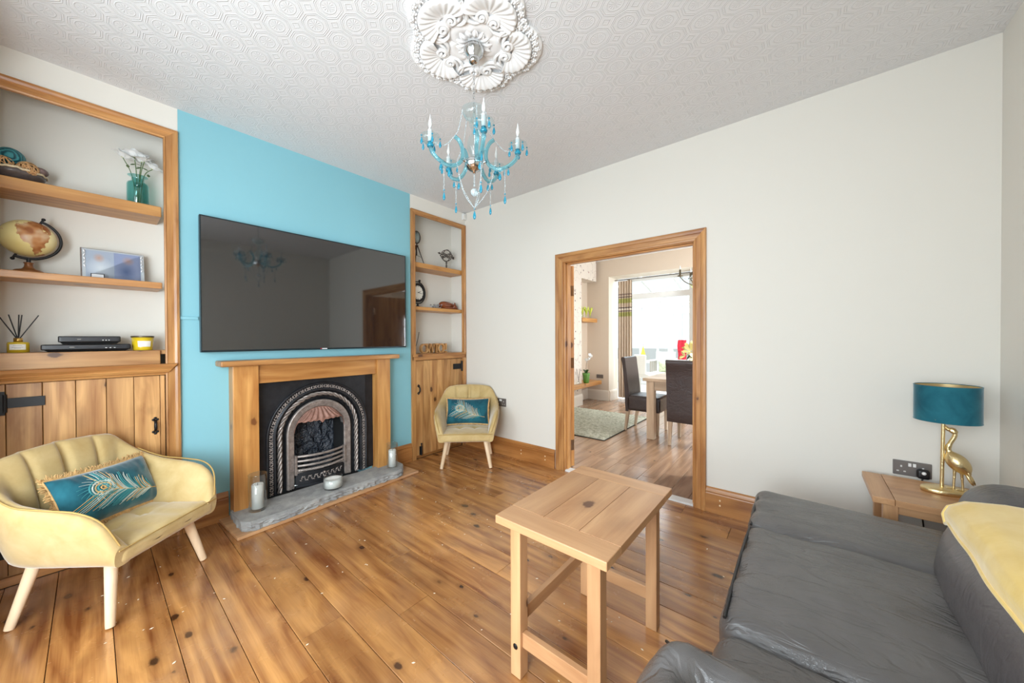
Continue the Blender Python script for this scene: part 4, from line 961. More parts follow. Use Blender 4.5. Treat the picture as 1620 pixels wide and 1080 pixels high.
# ------------------------------------------------------------ things on the hearth
def hurricane(x, y, r, z0, z1, ch, label, label2):
    t = thing('hurricane_glass', label, 'candle holder', (x,y,z0), 0, 'glass candle cylinders on the hearth'); h = z1-z0
    m = MB(); m.lathe([(.0001,.0),(r*.9,.0),(r,.008),(r,h),(r-.003,h),(r-.003,.014),(.0001,.014)], 32); obj('cylinder', m, M_clear, t)
    m = MB(); m.tube([((r-.0015)*math.cos(2*PI*i/32),(r-.0015)*math.sin(2*PI*i/32),h) for i in range(32)], .0022, 6, closed=True); obj('rim', m, M_dish, t)
    c = thing('pillar_candle', label2, 'candle', (x,y,z0+.015), 0, 'white pillar candles in glass'); rr = r*.64; m = MB()
    m.lathe([(.0001,0),(rr,0),(rr,ch-.006),(rr*.93,ch),(rr*.6,ch-.008),(.0001,ch-.01)], 24); obj('wax', m, M_wax, c)
    obj('wick', MB().tube([(0,0,ch-.012),(.002,0,ch+.008)], .0014, 6), M_black, c)
hurricane(.205,-2.140,.055,.079,.328,.165,'tall clear glass cylinder on the hearth nearer the wide cupboard','white pillar candle in the taller glass cylinder')
hurricane(.205,-1.105,.050,.076,.300,.150,'clear glass cylinder on the hearth end nearer the narrow cupboard','white pillar candle in the glass at the narrow cupboard end')
t = thing('bowl_candle', 'wide white candle in a low glass bowl in front of the grate', 'candle', (.235,-1.645,.079)); m = MB()
m.lathe([(.0001,0),(.064,0),(.070,.006),(.070,.088),(.067,.088),(.067,.010),(.0001,.010)], 32); obj('bowl', m, M_clear, t)
m = MB(); m.lathe([(.0001,.011),(.0665,.012),(.0665,.072),(.05,.069),(.0001,.067)], 32); obj('wax', m, M_wax, t)

# ------------------------------------------------------------ things on the wide bookcase
# bowl of woven and teal balls
X = -.13
t = thing('decor_bowl', 'shallow dark wooden bowl with a pale rim on the top shelf', 'bowl', (X,-3.125,2.101)); m = MB()
m.lathe([(.0001,.0),(.045,.0),(.075,.012),(.098,.034),(.106,.056),(.102,.056),(.092,.036),(.07,.018),(.0001,.008)], 32); obj('bowl_body', m, mat('dark_shell_bowl', (92,84,82), .3, var=.3, vscale=30), t)
m = MB(); m.tube([(.104*math.cos(2*PI*i/40),.104*math.sin(2*PI*i/40),.057+.004*math.sin(i*2.1)) for i in range(40)], .006, 6, closed=True); obj('shell_rim', m, mat('pale_shell', (222,206,172), .5, var=.2, vscale=60), t)
M_rattan = mat('rattan', (196,152,104), .7, var=.25, vscale=50)
def wball(p, r, label, seed):
    m = MB(); g = random.Random(seed)
    for i in range(15):
        R_ = Euler((g.random()*6,g.random()*6,g.random()*6)).to_matrix(); m.tube([V(*p)+R_ @ V(r*math.cos(q),r*math.sin(q),r*.12*math.sin(3*q)) for q in [2*PI*j/26 for j in range(26)]], .0028, 5, closed=True)
    o = obj('rattan_ball', m, M_rattan); tag(o, label, 'ball', 'woven balls in the shelf bowl'); return o
wball((X+.055,-3.155,2.178), .036, 'woven rattan ball at the frame end of the dark bowl', 1)
wball((X+.062,-3.078,2.172), .036, 'woven rattan ball in the middle of the dark bowl', 2)
m = MB(); mt = NT('teal_raffia'); w_ = mt.n('ShaderNodeTexWave'); w_.inputs['Scale'].default_value = 34; w_.inputs['Distortion'].default_value = 4; mt.l(mt.coord(), w_.inputs['Vector'])
mt.l(mt.ramp(w_.outputs['Fac'], [(.2, lin((16,74,84))), (.8, lin((52,138,146)))]), mt.b.inputs['Base Color']); mt.b.inputs['Roughness'].default_value = .5; mt.bump(w_.outputs['Fac'], .5, .004)
m.sphere((X+.02,-3.135,2.226), .050, 24); tag(obj('teal_ball', m, mt.m), 'glossy teal ball on top of the woven balls', 'ball')
m = MB(); m.sphere((X+.03,-3.045,2.178), .030, 16, (1,1.15,.85)); tag(obj('brown_ball', m, mat('speckled_brown', (112,92,88), .3, var=.4, vscale=40)), 'speckled brown ball at the rim of the dark bowl', 'ball')
# vase of white flowers
M_tglass = glass('teal_bottle_glass', (204,236,235), fres=1.55)
t = thing('flower_vase', 'teal glass apothecary vase on the top shelf', 'vase', (-.125,-2.672,2.101)); m = MB()
m.lathe([(.0001,0),(.046,0),(.050,.006),(.050,.135),(.046,.148),(.030,.158),(.028,.182),(.045,.190),(.046,.193),(.026,.189),(.025,.160),(.043,.146),(.047,.134),(.047,.010),(.0001,.008)], 32); obj('vase_body', m, M_tglass, t)
m = MB(); m.lathe([(.0001,0),(.018,0),(.018,.004),(.0001,.007)], 20, (.049,-.004,.125), RY(PI/2)); obj('glass_seal', m, M_tglass, t)
M_petal = mat('white_petal', (244,244,242), .6); M_stem = mat('green_stem', (92,116,66), .6)
fp = [(-.035,-.060,.300,.056),(-.01,-.012,.312,.060),(.02,.028,.292,.058),(.0,.066,.262,.050),(-.03,.02,.300,.052)]
for i, (x, y, z, r) in enumerate(fp):
    f_ = thing('white_flower', ['white flower at the tip nearest the globe side of the teal vase','white flower standing highest in the teal vase','white flower leaning to the front of the teal vase','white flower drooping nearest the bookcase frame','white flower at the back of the teal vase'][i], 'flower', (-.125,-2.672,2.11), 0, 'white flowers in the teal vase')
    obj('stem', MB().tube(bez([(x*.12,y*.12,.0),(x*.3,y*.25,.12),(x*.55,y*.5,.21),(x,y,z-.012-.0)],5), .0022, 6), M_stem, f_)
    tl = Euler((y*6,-x*6-.1,i)).to_matrix().to_4x4()
    for j in range(11):
        M_ = T(x,y,z-.01+(.012 if j > 6 else 0)) @ tl @ RZ(j*2*PI/(7 if j < 7 else 4)+(.4 if j > 6 else 0)) @ RY(-.5 if j > 6 else -.12) @ Matrix.Scale(.7 if j > 6 else 1, 4); m = MB()
        m.grid(lambda u, v: M_ @ V(.006+r*u, (v-.5)*r*.95*math.sin(PI*min(1,u*.8+.18)), .012*math.sin(u*2.4)+.10*r*abs(v-.5)), 6, 4); obj('petal', m, M_petal, f_)
    m = MB(); m.sphere((x,y,z-.004), .009, 8, (1,1,.7)); obj('flower_centre', m, mat('pale_green_centre', (206,212,150), .6), f_)
    m = MB()
    for j in range(2): m.grid(lambda u, v: V(x*.7,y*.7,z-.05) + RZ(j*3+i) @ V(.03*u,(v-.5)*.016*math.sin(PI*u),-.008*u), 5, 2)
    obj('leaf', m, M_stem, f_, kind='stuff')
# globe
gc = V(-.14,-3.085,1.815)
t = thing('desk_globe', 'antique cream desk globe with a black arm on the middle shelf', 'globe')
gm = NT('antique_globe_map'); co = gm.map(gm.coord(), (1,1,1), (.3,.1,.2)); f = gm.noise(co, 9, 5, .55); land = gm.ramp(f, [(.53,(0,0,0,1)),(.545,(1,1,1,1))])
tone = gm.ramp(gm.noise(co, 24, 1), [(.35, lin((150,88,44))), (.5, lin((188,132,84))), (.66, lin((206,172,136)))])
sea = gm.ramp(gm.noise(co, 5, 3), [(.3, lin((226,206,132))), (.7, lin((240,228,172)))]); gm.l(gm.mix(land, sea, tone), gm.b.inputs['Base Color']); gm.b.inputs['Roughness'].default_value = .35
m = MB(); R_ = .098; tilt = RX(math.radians(-24)); m.sphere(gc, R_, 40, M=tilt); obj('globe_ball', m, gm.m, t)
ax = tilt.to_3x3() @ V(0,0,1); sd = V(0,1,0)-ax*ax.y; sd = sd.normalized()
arc = [gc+(ax*math.cos(q)+sd*math.sin(q))*.110 for q in [PI*i/30 for i in range(31)]]
m = MB(); m.tube(arc, .0065, 8); obj('meridian_arm', m, M_dkiron, t)
for s in (1,-1):
    m = MB(); m.tube([gc+ax*s*.096, gc+ax*s*.122], .005, 8); m.sphere(gc+ax*s*.126, .0085, 10); obj('pivot_pin', m, M_dkiron, t)
bx = gc.x; by = gc.y; low = min(p.z for p in arc)
m = MB(); m.lathe([(.0001,1.623),(.056,1.623),(.058,1.630),(.046,1.642),(.024,1.648),(.016,1.660),(.014,1.676),(.018,1.680),(.018,1.684),(.0001,1.685)], 32, (bx,by,0)); obj('base', m, mat('turned_walnut', (132,82,44), .3, metal=.2), t)
m = MB(); m.tube([(bx,by,1.684),(bx,by,low+.004)], .008, 10); obj('post', m, M_dkiron, t); rebase(t, (bx,by,1.623))
# photograph in a clear block frame
t = thing('photo_frame', 'wide glass photo frame with two blurred pictures on the middle shelf', 'photo frame', (-.135,-2.775,1.6235), math.radians(90+4)); TL = RX(math.radians(-9))
m = MB(); m.obox(TL @ T(0,0,.092), (.128,.005,.090)); obj('backing', m, mat('silver_mount', (206,206,210), .35), t, bevel=.001)
pm = NT('blurred_photographs'); co = pm.coord(); sx = pm.n('ShaderNodeSeparateXYZ'); pm.l(co, sx.inputs[0])
def blob(cx, cz, rx, rz):
    a = pm.math('DIVIDE', pm.math('SUBTRACT', sx.outputs[0], cx), rx); b = pm.math('DIVIDE', pm.math('SUBTRACT', sx.outputs[2], cz), rz)
    return pm.math('SUBTRACT', 1.0, pm.math('SQRT', pm.math('ADD', pm.math('MULTIPLY', a, a), pm.math('MULTIPLY', b, b))), clamp=True)
c_ = pm.mix(pm.math('GREATER_THAN', sx.outputs[0], 0.0), lin((176,184,202)), lin((150,160,196)))
c_ = pm.mix(blob(-.055,.07,.06,.07), c_, lin((226,228,234))); c_ = pm.mix(blob(-.06,.13,.026,.03), c_, lin((206,160,140))); c_ = pm.mix(blob(.05,.06,.05,.07), c_, lin((64,92,150))); c_ = pm.mix(blob(.06,.13,.03,.03), c_, lin((190,150,136)))
pm.l(c_, pm.b.inputs['Base Color']); pm.b.inputs['Roughness'].default_value = .3
m = MB(); m.obox(TL @ T(0,-.0062,.092), (.112,.0008,.082)); obj('photograph', m, pm.m, t)
m = MB(); m.obox(TL @ T(0,-.009,.092), (.128,.002,.090)); obj('glass_pane', m, M_clear, t)
for s in (-1,1):
    m = MB()
    for i in range(5): m.sphere(TL @ V(s*.117,-.0115,.075+i*.022), .006, 6, (.7,.3,1.5), RY(.4*s*(-1)**i))
    obj('silver_motif', m, mat('silver_motif', (232,232,236), .3, metal=.5), t, kind='stuff')
m = MB(); m.obox(TL @ T(0,.004,.183), (.129,.004,.0025)); obj('top_edge', m, mat('pewter_edge', (120,104,98), .4, metal=.4), t); m = MB(); m.obox(TL @ T(-.128,.0,.092), (.0028,.006,.092)); obj('side_edge', m, mat('pewter_edge', (120,104,98), .4, metal=.4), t)
t = thing('name_card', 'tiny dark rimmed card propped before the glass photo frame', 'card', (-.075,-2.842,1.6235), math.radians(90)); 
m = MB(); m.obox(RX(math.radians(-10)) @ T(0,0,.014), (.027,.002,.013)); obj('card_frame', m, M_dkiron, t); m = MB(); m.obox(RX(math.radians(-10)) @ T(0,-.0025,.014), (.023,.0008,.0095)); obj('card_face', m, mat('grey_card', (206,206,208), .5), t)
# diffuser
def diffuser(name, label, loc, r, h, col, sticks, L, stick_m, lab=True):
    t = thing(name, label, 'reed diffuser', loc); m = MB(); m.lathe([(.0001,0),(r,0),(r,h*.9),(r*.93,h),(r*.3,h*1.02),(.0001,h*1.02)], 28); obj('bottle', m, col, t)
    m = MB(); m.lathe([(.0001,h),(r*.42,h),(r*.42,h+.022),(.0001,h+.022)], 20); obj('collar', m, M_brass if lab else M_chrome, t)
    for i, (dx, dy) in enumerate(sticks): obj('reed', MB().tube([(dx*.06,dy*.06,h+.018),(dx,dy,h+L)], .0024, 6), stick_m, t)
    if lab:
        m = MB(); m.grid(lambda u, v: V((r+.0008)*math.cos((u-.5)*1.5),(r+.0008)*math.sin((u-.5)*1.5),h*(.28+.52*v)), 10, 1); lo = obj('paper_label', m, mat('cream_label', (240,238,230), .6), t)
        m = MB()
        for q, (a0, a1, zz) in enumerate(((-.4,.4,.66),(-.5,.5,.50),(-.25,.3,.40))): m.grid(lambda u, v: V((r+.0014)*math.cos(a0+(a1-a0)*u),(r+.0014)*math.sin(a0+(a1-a0)*u),h*(zz+.03*v)), 8, 1)
        obj('print_lines', m, mat('grey_print', (150,150,146), .6), lo, kind='stuff')
    return t
M_amber = mat('mustard_glass', (206,176,44), .12, coat=.3, spec=.6)
diffuser('reed_diffuser', 'mustard glass reed diffuser with black reeds on the cupboard ledge', (-.075,-3.117,1.1955), .036, .055, M_amber, [(.0,-.062),(-.02,-.03),(.01,.004),(-.01,.012),(.0,.066)], .145, M_black)
def stb(name, label, c, hx, hy, h, under):
    t = thing(name, label, 'media box', c); m = MB(); m.rbox((0,0,h*.62), (hx,hy,h*.38), .006, 3); obj('case', m, M_black, t)
    m = MB(); m.hexa([(-hx*.8,-hy*.86,.0),(hx*.84,-hy*.86,.0),(hx*.84,hy*.86,.0),(-hx*.8,hy*.86,.0)], [(-hx*.95,-hy*.96,h*.3),(hx*.95,-hy*.96,h*.3),(hx*.95,hy*.96,h*.3),(-hx*.95,hy*.96,h*.3)]); obj('foot_plinth', m, mat('matt_black', (10,10,11), .7), t)
    m = MB(); m.box((hx,-hy*.9,h*.42),(hx+.0012,hy*.9,h*.86)); fa = obj('fascia', m, mat('dark_grey_fascia', (46,47,52), .25), t)
    m = MB(); m.box((hx+.0012,-hy*.42,h*.58),(hx+.002,-hy*.3,h*.66)); obj('badge', m, M_chrome, fa)
    m = MB(); m.box((hx+.0012,hy*under,h*.56),(hx+.0022,hy*(under+.3 if h < .043 else under+.06),h*.76)); obj('slot', m, mat('slot_black', (5,5,6), .3), fa)
    for q in range(3):
        m = MB(); m.box((hx+.0012,hy*(.38+q*.1),h*.46),(hx+.0022,hy*(.42+q*.1),h*.54)); obj('indicator', m, M_sw, fa)
stb('set_top_box', 'wide slim black media box lying on the cupboard ledge', (-.125,-2.880,1.1955), .09, .165, .040, .5)
stb('set_top_box', 'smaller black media box stacked on the wide slim one', (-.125,-2.872,1.237), .085, .116, .045, .45)
t = thing('jar_candle', 'yellow candle jar with a dark lid on the cupboard ledge', 'candle', (-.085,-2.662,1.1955)); m = MB()
m.lathe([(.0001,0),(.042,0),(.044,.004),(.050,.080),(.0001,.080)], 32); obj('jar', m, mat('yellow_jar', (222,190,40), .2, coat=.3), t)
m = MB(); m.lathe([(.0001,.080),(.052,.080),(.052,.088),(.05,.090),(.0001,.091)], 32); obj('lid', m, mat('pewter_lid', (120,112,100), .35, metal=.7), t)
m = MB(); m.grid(lambda u, v: V((.0462+.004*v)*math.cos((u-.5)*1.25+.1),(.0462+.004*v)*math.sin((u-.5)*1.25+.1),.022+.036*v), 10, 1); obj('paper_label', m, mat('cream_label', (240,238,230), .6), t)

# ------------------------------------------------------------ things on the narrow bookcase
t = thing('tripod_mirror', 'small round lens on a bronze tripod, top shelf of the narrow bookcase', 'ornament', (-.125,-.592,2.069)); M_bronze = mat('dark_bronze', (58,46,40), .4, metal=.6)
zc = .295; m = MB(); m.tube([(.0+.02*math.sin(q)*.6,.045*math.sin(q)*.8,zc+.066*math.cos(q)) for q in [2*PI*i/28 for i in range(28)]], .0055, 8, closed=True); obj('lens_ring', m, M_bronze, t)
m = MB(); m.lathe([(.0001,-.003),(.06,-.003),(.06,.003),(.0001,.003)], 28, (0,0,zc), RZ(-.32) @ RY(PI/2) , sx=1.0, sy=.62); obj('lens', m, mat('pale_lens_glass', (190,206,204), .08, trans=.5), t)
m = MB(); m.tube([(0,0,zc-.066),(0,0,.20)], .006, 8); m.lathe([(.0001,.19),(.018,.19),(.018,.206),(.0001,.207)], 14); obj('tripod_head', m, M_bronze, t)
for a in (1.35,3.3,5.5): obj('tripod_leg', MB().tube([(.012*math.cos(a),.012*math.sin(a),.196),(.088*math.cos(a),.088*math.sin(a),.003)], [.006,.004], 8), M_bronze, t)
obj('brace', MB().tube([(.0,.0,.10),(.05*math.cos(1.35),.05*math.sin(1.35),.085)], .002, 6).tube([(0,0,.10),(.05*math.cos(3.3),.05*math.sin(3.3),.085)], .002, 6), M_bronze, t, kind='stuff'); obj('centre_post', MB().tube([(0,0,.19),(0,0,.098)], .0045, 8), M_bronze, t)
t = thing('armillary_sphere', 'pewter armillary sphere with an arrow, top shelf of the narrow bookcase', 'ornament', (-.125,-.180,2.069)); M_pewter = mat('aged_pewter', (104,96,90), .4, metal=.7); zc = .170
for i, R_ in enumerate((RX(0), RX(PI/2), RY(PI/2) @ RX(.5), RX(.6), RX(-.5) @ RY(.4))):
    q_ = .072-.004*i; m = MB(); m.tube([V(0,0,zc)+R_ @ V(q_*math.cos(q),q_*math.sin(q),0) for q in [2*PI*j/32 for j in range(32)]], .0042, 6, closed=True); obj('ring', m, M_pewter, t)
m = MB(); m.tube([(0,-.105,zc+.012),(0,.11,zc-.012)], .0032, 6); m.lathe([(.0001,0),(.014,0),(.0001,.03)], 8, (0,-.10,zc+.0115), RX(PI/2)); m.box((-.002,.09,zc-.026),(.002,.118,zc+.004)); obj('arrow', m, M_pewter, t)
m = MB(); m.sphere((0,0,zc), .018, 12); obj('core_ball', m, M_pewter, t)
m = MB(); m.lathe([(.0001,0),(.042,0),(.042,.006),(.016,.012),(.008,.022),(.010,.05),(.007,.07),(.012,.085),(.006,.10),(.0001,.101)], 24); obj('stand', m, M_pewter, t)
t = thing('mantel_clock', 'black round pocket watch style clock on a stand, lower shelf of the narrow bookcase', 'clock', (-.115,-.590,1.603), math.radians(12)); zc = .160
m = MB(); m.lathe([(.0001,-.014),(.098,-.014),(.104,-.006),(.104,.010),(.094,.014),(.092,.008),(.0001,.006)], 40, (0,0,zc), RY(PI/2)); obj('case', m, M_dkiron, t)
m = MB(); m.lathe([(.0001,.0085),(.091,.0075)][::-1], 40, (0,0,zc), RY(PI/2)); fa = obj('dial', m, mat('cream_dial', (236,232,222), .5), t)
def flat_text(name, s, size, M_, mt, parent, ex=.0006, align='CENTER'):
    c = bpy.data.curves.new('txt', 'FONT'); c.body = s; c.size = size; c.extrude = ex; c.align_x = align; c.align_y = 'CENTER'
    o = bpy.data.objects.new('txt', c); S.collection.objects.link(o); dg = bpy.context.evaluated_depsgraph_get(); me = bpy.data.meshes.new_from_object(o.evaluated_get(dg))
    bpy.data.objects.remove(o); bpy.data.curves.remove(c); me.transform(M_); me.materials.clear(); me.materials.append(mt)
    r = bpy.data.objects.new(name, me); S.collection.objects.link(r); r.parent = parent; return r
FACE = Matrix(((0,0,1,0),(1,0,0,0),(0,1,0,0),(0,0,0,1)))
for i in range(12):
    a = PI/2-2*PI*(i+1)/12; flat_text('numeral', str(i+1), .026, T(.0095,.072*math.cos(a),zc+.072*math.sin(a)) @ FACE, M_black, fa)
for a, L in ((.45,.045),(-.15,.062)):
    m = MB(); m.tube([(.012,-.008*math.cos(a),zc-.008*math.sin(a)),(.012,L*math.cos(a),zc+L*math.sin(a))], [.003,.0015], 6); obj('hand', m, M_black, fa)
m = MB(); m.tube([(0,.118*math.cos(q),zc+.118*math.sin(q)) for q in [PI*.62-PI*1.30*i/24 for i in range(25)]], .006, 8); obj('outer_bow', m, M_dkiron, t)
m = MB(); m.lathe([(.0001,.104),(.008,.104),(.008,.122),(.013,.126),(.012,.140),(.0001,.145)], 14, (0,.03,zc)); obj('winder', m, M_dkiron, t)
m = MB(); m.lathe([(.0001,0),(.062,0),(.062,.006),(.02,.012),(.010,.024),(.012,.045),(.0001,.046)], 28, sx=.7); obj('stand', m, M_dkiron, t)
t = thing('metal_knot', 'small tangle of silvery rings beside the brown carved cat', 'ornament', (-.08,-.375,1.603)); g = random.Random(4)
for i in range(6):
    R_ = Euler((g.uniform(.6,1.4),g.uniform(-.5,.5),g.random()*6)).to_matrix(); c0 = V(g.uniform(-.01,.01),-.05+.02*i,.024); m = MB(); m.tube([c0+R_ @ V(.022*math.cos(q),.022*math.sin(q),0) for q in [2*PI*j/18 for j in range(18)]], .0035, 6, closed=True); obj('ring', m, mat('silver_ring', (176,180,186), .25, metal=.8), t)
# carved wooden sleeping cat
t = thing('carved_cat', 'polished brown carved sleeping animal on the lower narrow shelf', 'figurine', (-.115,-.172,1.603)); M_mah = wood('dark','y'); M_mah2 = mat('polished_mahogany', (124,62,32), .18, coat=.5, var=.3, vscale=14)
m = MB()
def body(u, v):
    a = 2*PI*v; th = -PI/2+PI*u; r = math.cos(th); y = -.075*math.sin(th)*1.5-.012; 
    x = .052*r**.8*math.cos(a)*(1.0+.15*math.sin(th)) if r > 0 else 0; z = .050+.050*r**.75*math.sin(a)*(1+.25*math.sin(th)) if r > 0 else .05
    return V(x, y, max(.001, z*.94))
m.grid(body, 20, 22, False, True, flip=True)
obj('body', m, M_mah2, t); m = MB(); m.sphere((.012,.088,.036), .036, 18, (1.0,1.0,.92)); m.sphere((.02,.118,.026), .016, 10); hd_ = obj('head', m, M_mah2, t)
for s in (-1,1):
    m = MB(); m.sphere((.012+s*.024,.078,.070), .013, 8, (.5,.9,1.2)); obj('ear', m, M_mah2, hd_)
m = MB(); m.tube(bez([(.04,-.09,.012),(.064,-.03,.012),(.062,.05,.012),(.05,.10,.013)],6), [.012,.012]+[.011]*17, 8); obj('tail', m, M_mah2, t)
# carved letters
t = thing('letter_ornament', 'row of chunky carved wooden letters on the ledge of the narrow bookcase', 'letters', (-.10,-.395,1.0995)); M_let = wood('door','z')
for ch, y, s in (('O',-.128,.135),('W',-.045,.128),('T',.035,.128),('O',.105,.135),('!',.172,.128)):
    r = flat_text('letter', ch, s, T(0,y,.052) @ FACE, M_let, t, .020)
    zs = [v.co.z for v in r.data.vertices]; k = .108/(max(zs)-min(zs)); mn = min(zs)
    for v in r.data.vertices: v.co.z = (v.co.z-mn)*k; v.co.y = y+(v.co.y-y)*(1.0 if ch != 'W' else .8)
m = MB(); m.box((-.024,-.19,.0),(.024,.195,.006)); obj('letter_base', m, M_let, t)
t = thing('twig', 'thin dark twig leaning inside the narrow bookcase above the letters', 'twig', (-.10,-.60,1.0995)); obj('stalk', MB().tube(bez([(0,-.08,.0),(.0,-.02,.10),(.0,.015,.235)],6), .003, 6), M_dkiron, t)

# ------------------------------------------------------------ dining room beyond the door
dfl = struct('floor_dining', MB().box((-.7,0.0,-.06),(4.1,4.22,-.021)), M_sub); xs_ = [-.6]; rng = random.Random(11)
while xs_[-1] < 3.2: xs_.append(xs_[-1]+.151)
for i in range(len(xs_)-1):
    yc = [.085]; c = rng.uniform(.3,1.6)
    while c < 3.9: yc.append(c); c += rng.uniform(1.1,1.9)
    yc.append(4.21)
    for a, b in zip(yc[:-1], yc[1:]): obj('plank', MB().box((xs_[i]+.0012,a+.001,-.02),(xs_[i+1]-.0012,b-.001,rng.uniform(-.0012,0))), wood('oakfloor','y'), dfl, bevel=.0018, seg=1)
struct('floor_dining', MB().box((3.2,.11,-.021),(4.1,4.22,0)), wood('oakfloor','y'))
HD = 2.82
struct('ceiling_dining', MB().box((-.7,.02,HD),(4.15,4.22,HD+.1)), M_plaster)
wp = NT('blossom_wallpaper'); co = wp.coord(); vo = wp.n('ShaderNodeTexVoronoi'); wp.l(wp.map(co,(1,1,1)), vo.inputs['Vector']); vo.inputs['Scale'].default_value = 10
sp_ = wp.n('ShaderNodeSeparateColor'); wp.l(vo.outputs['Color'], sp_.inputs[0])
spot = wp.math('MULTIPLY', wp.math('LESS_THAN', wp.math('ADD', vo.outputs['Distance'], wp.math('MULTIPLY', wp.noise(co, 40, 2), .12)), .22), wp.math('GREATER_THAN', sp_.outputs[0], .45))
br = wp.math('LESS_THAN', wp.math('ABSOLUTE', wp.math('SUBTRACT', wp.noise(co, 4, 2, .5, .6), .5)), .008)
c_ = wp.mix(spot, lin((220,208,194)), wp.mix(wp.math('GREATER_THAN', sp_.outputs[1], .6), lin((96,70,66)), lin((176,130,122)))); c_ = wp.mix(wp.math('MULTIPLY', br, .6), c_, lin((170,150,140)))
wp.l(c_, wp.b.inputs['Base Color']); wp.b.inputs['Roughness'].default_value = .7
m = MB(); m.box((-.7,.11,0),(-.37,3.78,HD)); struct('wall_dining_left', m, M_wall2)
m = MB(); m.box((-.37,1.75,0),(-.12,3.08,HD)); m.box((-.37,3.08,2.40),(-.12,3.69,HD)); struct('wall_dining_breast', m, wp.m)
m = MB(); m.box((-.7,3.78,0),(.105,4.22,HD)); m.box((1.80,3.78,0),(4.15,4.22,HD)); m.box((.105,3.78,2.49),(1.80,4.22,HD)); struct('wall_dining_far', m, M_wall2)
m = MB(); m.box((4.0,.11,0),(4.15,1.15,HD)); m.box((4.0,2.85,0),(4.15,3.8,HD)); m.box((4.0,1.15,0),(4.15,2.85,.8)); m.box((4.0,1.15,1.8),(4.15,2.85,HD)); struct('wall_dining_right', m, M_wall2)  # unseen wall; its opening is invented to let the dining fill in
m = MB()
for y in (1.15,2.0,2.85): m.box((4.02,y-.03,.8),(4.08,y+.03,1.8))
for z in (.83,1.77): m.box((4.02,1.15,z-.03),(4.08,2.85,z+.03))
struct('added_window', m, M_white)  # made-up window frame around the opening for the added dining fill
m = MB(); m.box((.104,3.779,0.2),(.109,4.2,2.489)); m.box((.105,3.785,2.484),(1.80,4.2,2.4895)); m.box((1.796,3.779,0),(1.801,4.2,2.489)); struct('wall_reveal', m, mat('cream_reveal_paint', (232,222,206), .8))
SKW = [(0,0),(0,.022),(.15,.022),(.165,.018),(.18,.008),(.18,0)]
for p0, p1, out in (((-.37,3.78,0),(.105,3.78,0),(0,-1,0)), ((.106,3.80,0),(.106,4.15,0),(1,0,0)), ((-.12,1.75,0),(-.12,3.08,0),(1,0,0)), ((-.37,3.08,0),(-.12,3.08,0),(0,1,0)), ((-.37,3.08,0),(-.37,3.78,0),(1,0,0))):
    struct('baseboard_dining', MB().bar([(a*1.15,o) for a, o in SKW], p0, p1, (0,0,1), out), mat('cream_gloss', (232,222,208), .4))
# patio window: frame, transom, glass
m = MB(); YW = 4.20
for x in (.37,1.53): m.box((x-.035,YW-.04,0),(x+.035,YW+.04,2.46))
m.box((.335,YW-.04,2.40),(1.8,YW+.04,2.47)); m.box((.335,YW-.05,2.045),(1.8,YW+.05,2.15)); m.box((.335,YW-.04,0),(1.8,YW+.04,.06)); m.box((1.70,YW-.04,0),(1.8,YW+.04,2.47)); struct('window_3', m, M_white, bevel=.006)
struct('window_3', MB().box((.40,YW-.004,2.15),(1.5,YW+.004,2.40)), M_clear)
# shelves, socket
sh_ = thing('floating_shelf', 'short thick pine floating shelf high in the dining alcove', 'shelf'); obj('board', MB().box((-.37,3.085,1.575),(-.10,3.70,1.655)), wood('honey','y'), sh_, bevel=.012, seg=3); rebase(sh_, (-.25,3.4,1.575))
sh_ = thing('floating_shelf', 'long thick pine floating bench shelf low in the dining alcove', 'shelf'); obj('board', MB().box((-.12,2.35,.335),(-.02,3.72,.41)), wood('honey','y'), sh_, bevel=.004); obj('board', MB().box((-.37,3.085,.336),(-.119,3.72,.409)), wood('honey','y'), sh_, bevel=.004); rebase(sh_, (-.1,3.0,.335))
t = thing('wall_socket', 'grey metal socket plate on the dining room wall above the low bench shelf', 'socket'); obj('plate', MB().box((-.160,3.771,.445),(-.012,3.78,.52)), M_sock, t, bevel=.003)
for k in (.40,.52): obj('switch', MB().box((-.160+.148*k,3.767,.49),(-.160+.148*(k+.07),3.771,.51)), M_sock, t)
rebase(t, (-.085,3.78,.48))
M_lime = mat('lime_green', (196,204,74), .5)
for i, y in enumerate((3.20,3.36,3.52)):
    t = thing('bud_vase', ['slim clear bud vase with lime sprigs at the near end of the high dining shelf','slim clear bud vase with lime sprigs in the middle of the high dining shelf','slim clear bud vase with lime sprigs at the far end of the high dining shelf'][i], 'vase', (-.17,y,1.656), 0, 'bud vases on the high dining shelf')
    m = MB(); m.lathe([(.0001,0),(.025,0),(.026,.05),(.012,.075),(.014,.09)], 14); obj('vase_body', m, M_clear, t)
    for j in range(5):
        a = j*1.26+i; m = MB(); m.tube(bez([(0,0,.01),(.01*math.cos(a),.01*math.sin(a),.1),(.05*math.cos(a),.06*math.sin(a),.22)],5), [.004,.005,.006,.009,.012,.015,.016,.016,.015,.012,.004], 6, flat=.5); obj('sprig', m, M_lime, t)
t = thing('orchid_pot', 'glossy green pot of white orchid on the low dining bench shelf', 'plant pot', (-.07,3.16,.411)); m = MB(); m.lathe([(.0001,0),(.05,0),(.056,.02),(.068,.14),(.074,.185),(.066,.19),(.05,.17),(.0001,.165)], 24); obj('pot', m, mat('glossy_green_glaze', (84,132,44), .15, coat=.4), t)
for a in range(5):
    m = MB(); m.grid(lambda u, v: RZ(a*1.26+.3) @ V(.01+.075*u,(v-.5)*.045*math.sin(PI*min(1,u*.9+.1)),.175+.075*math.sin(u*2.0)), 7, 3); obj('leaf', m, mat('dark_leaf', (48,78,36), .45), t)
st_ = bez([(0,0,.17),(.0,.0,.30),(.01,.02,.42),(.05,.07,.50)],6); obj('stem', MB().tube(st_, .004, 6), mat('brown_stem', (92,70,48), .6), t)
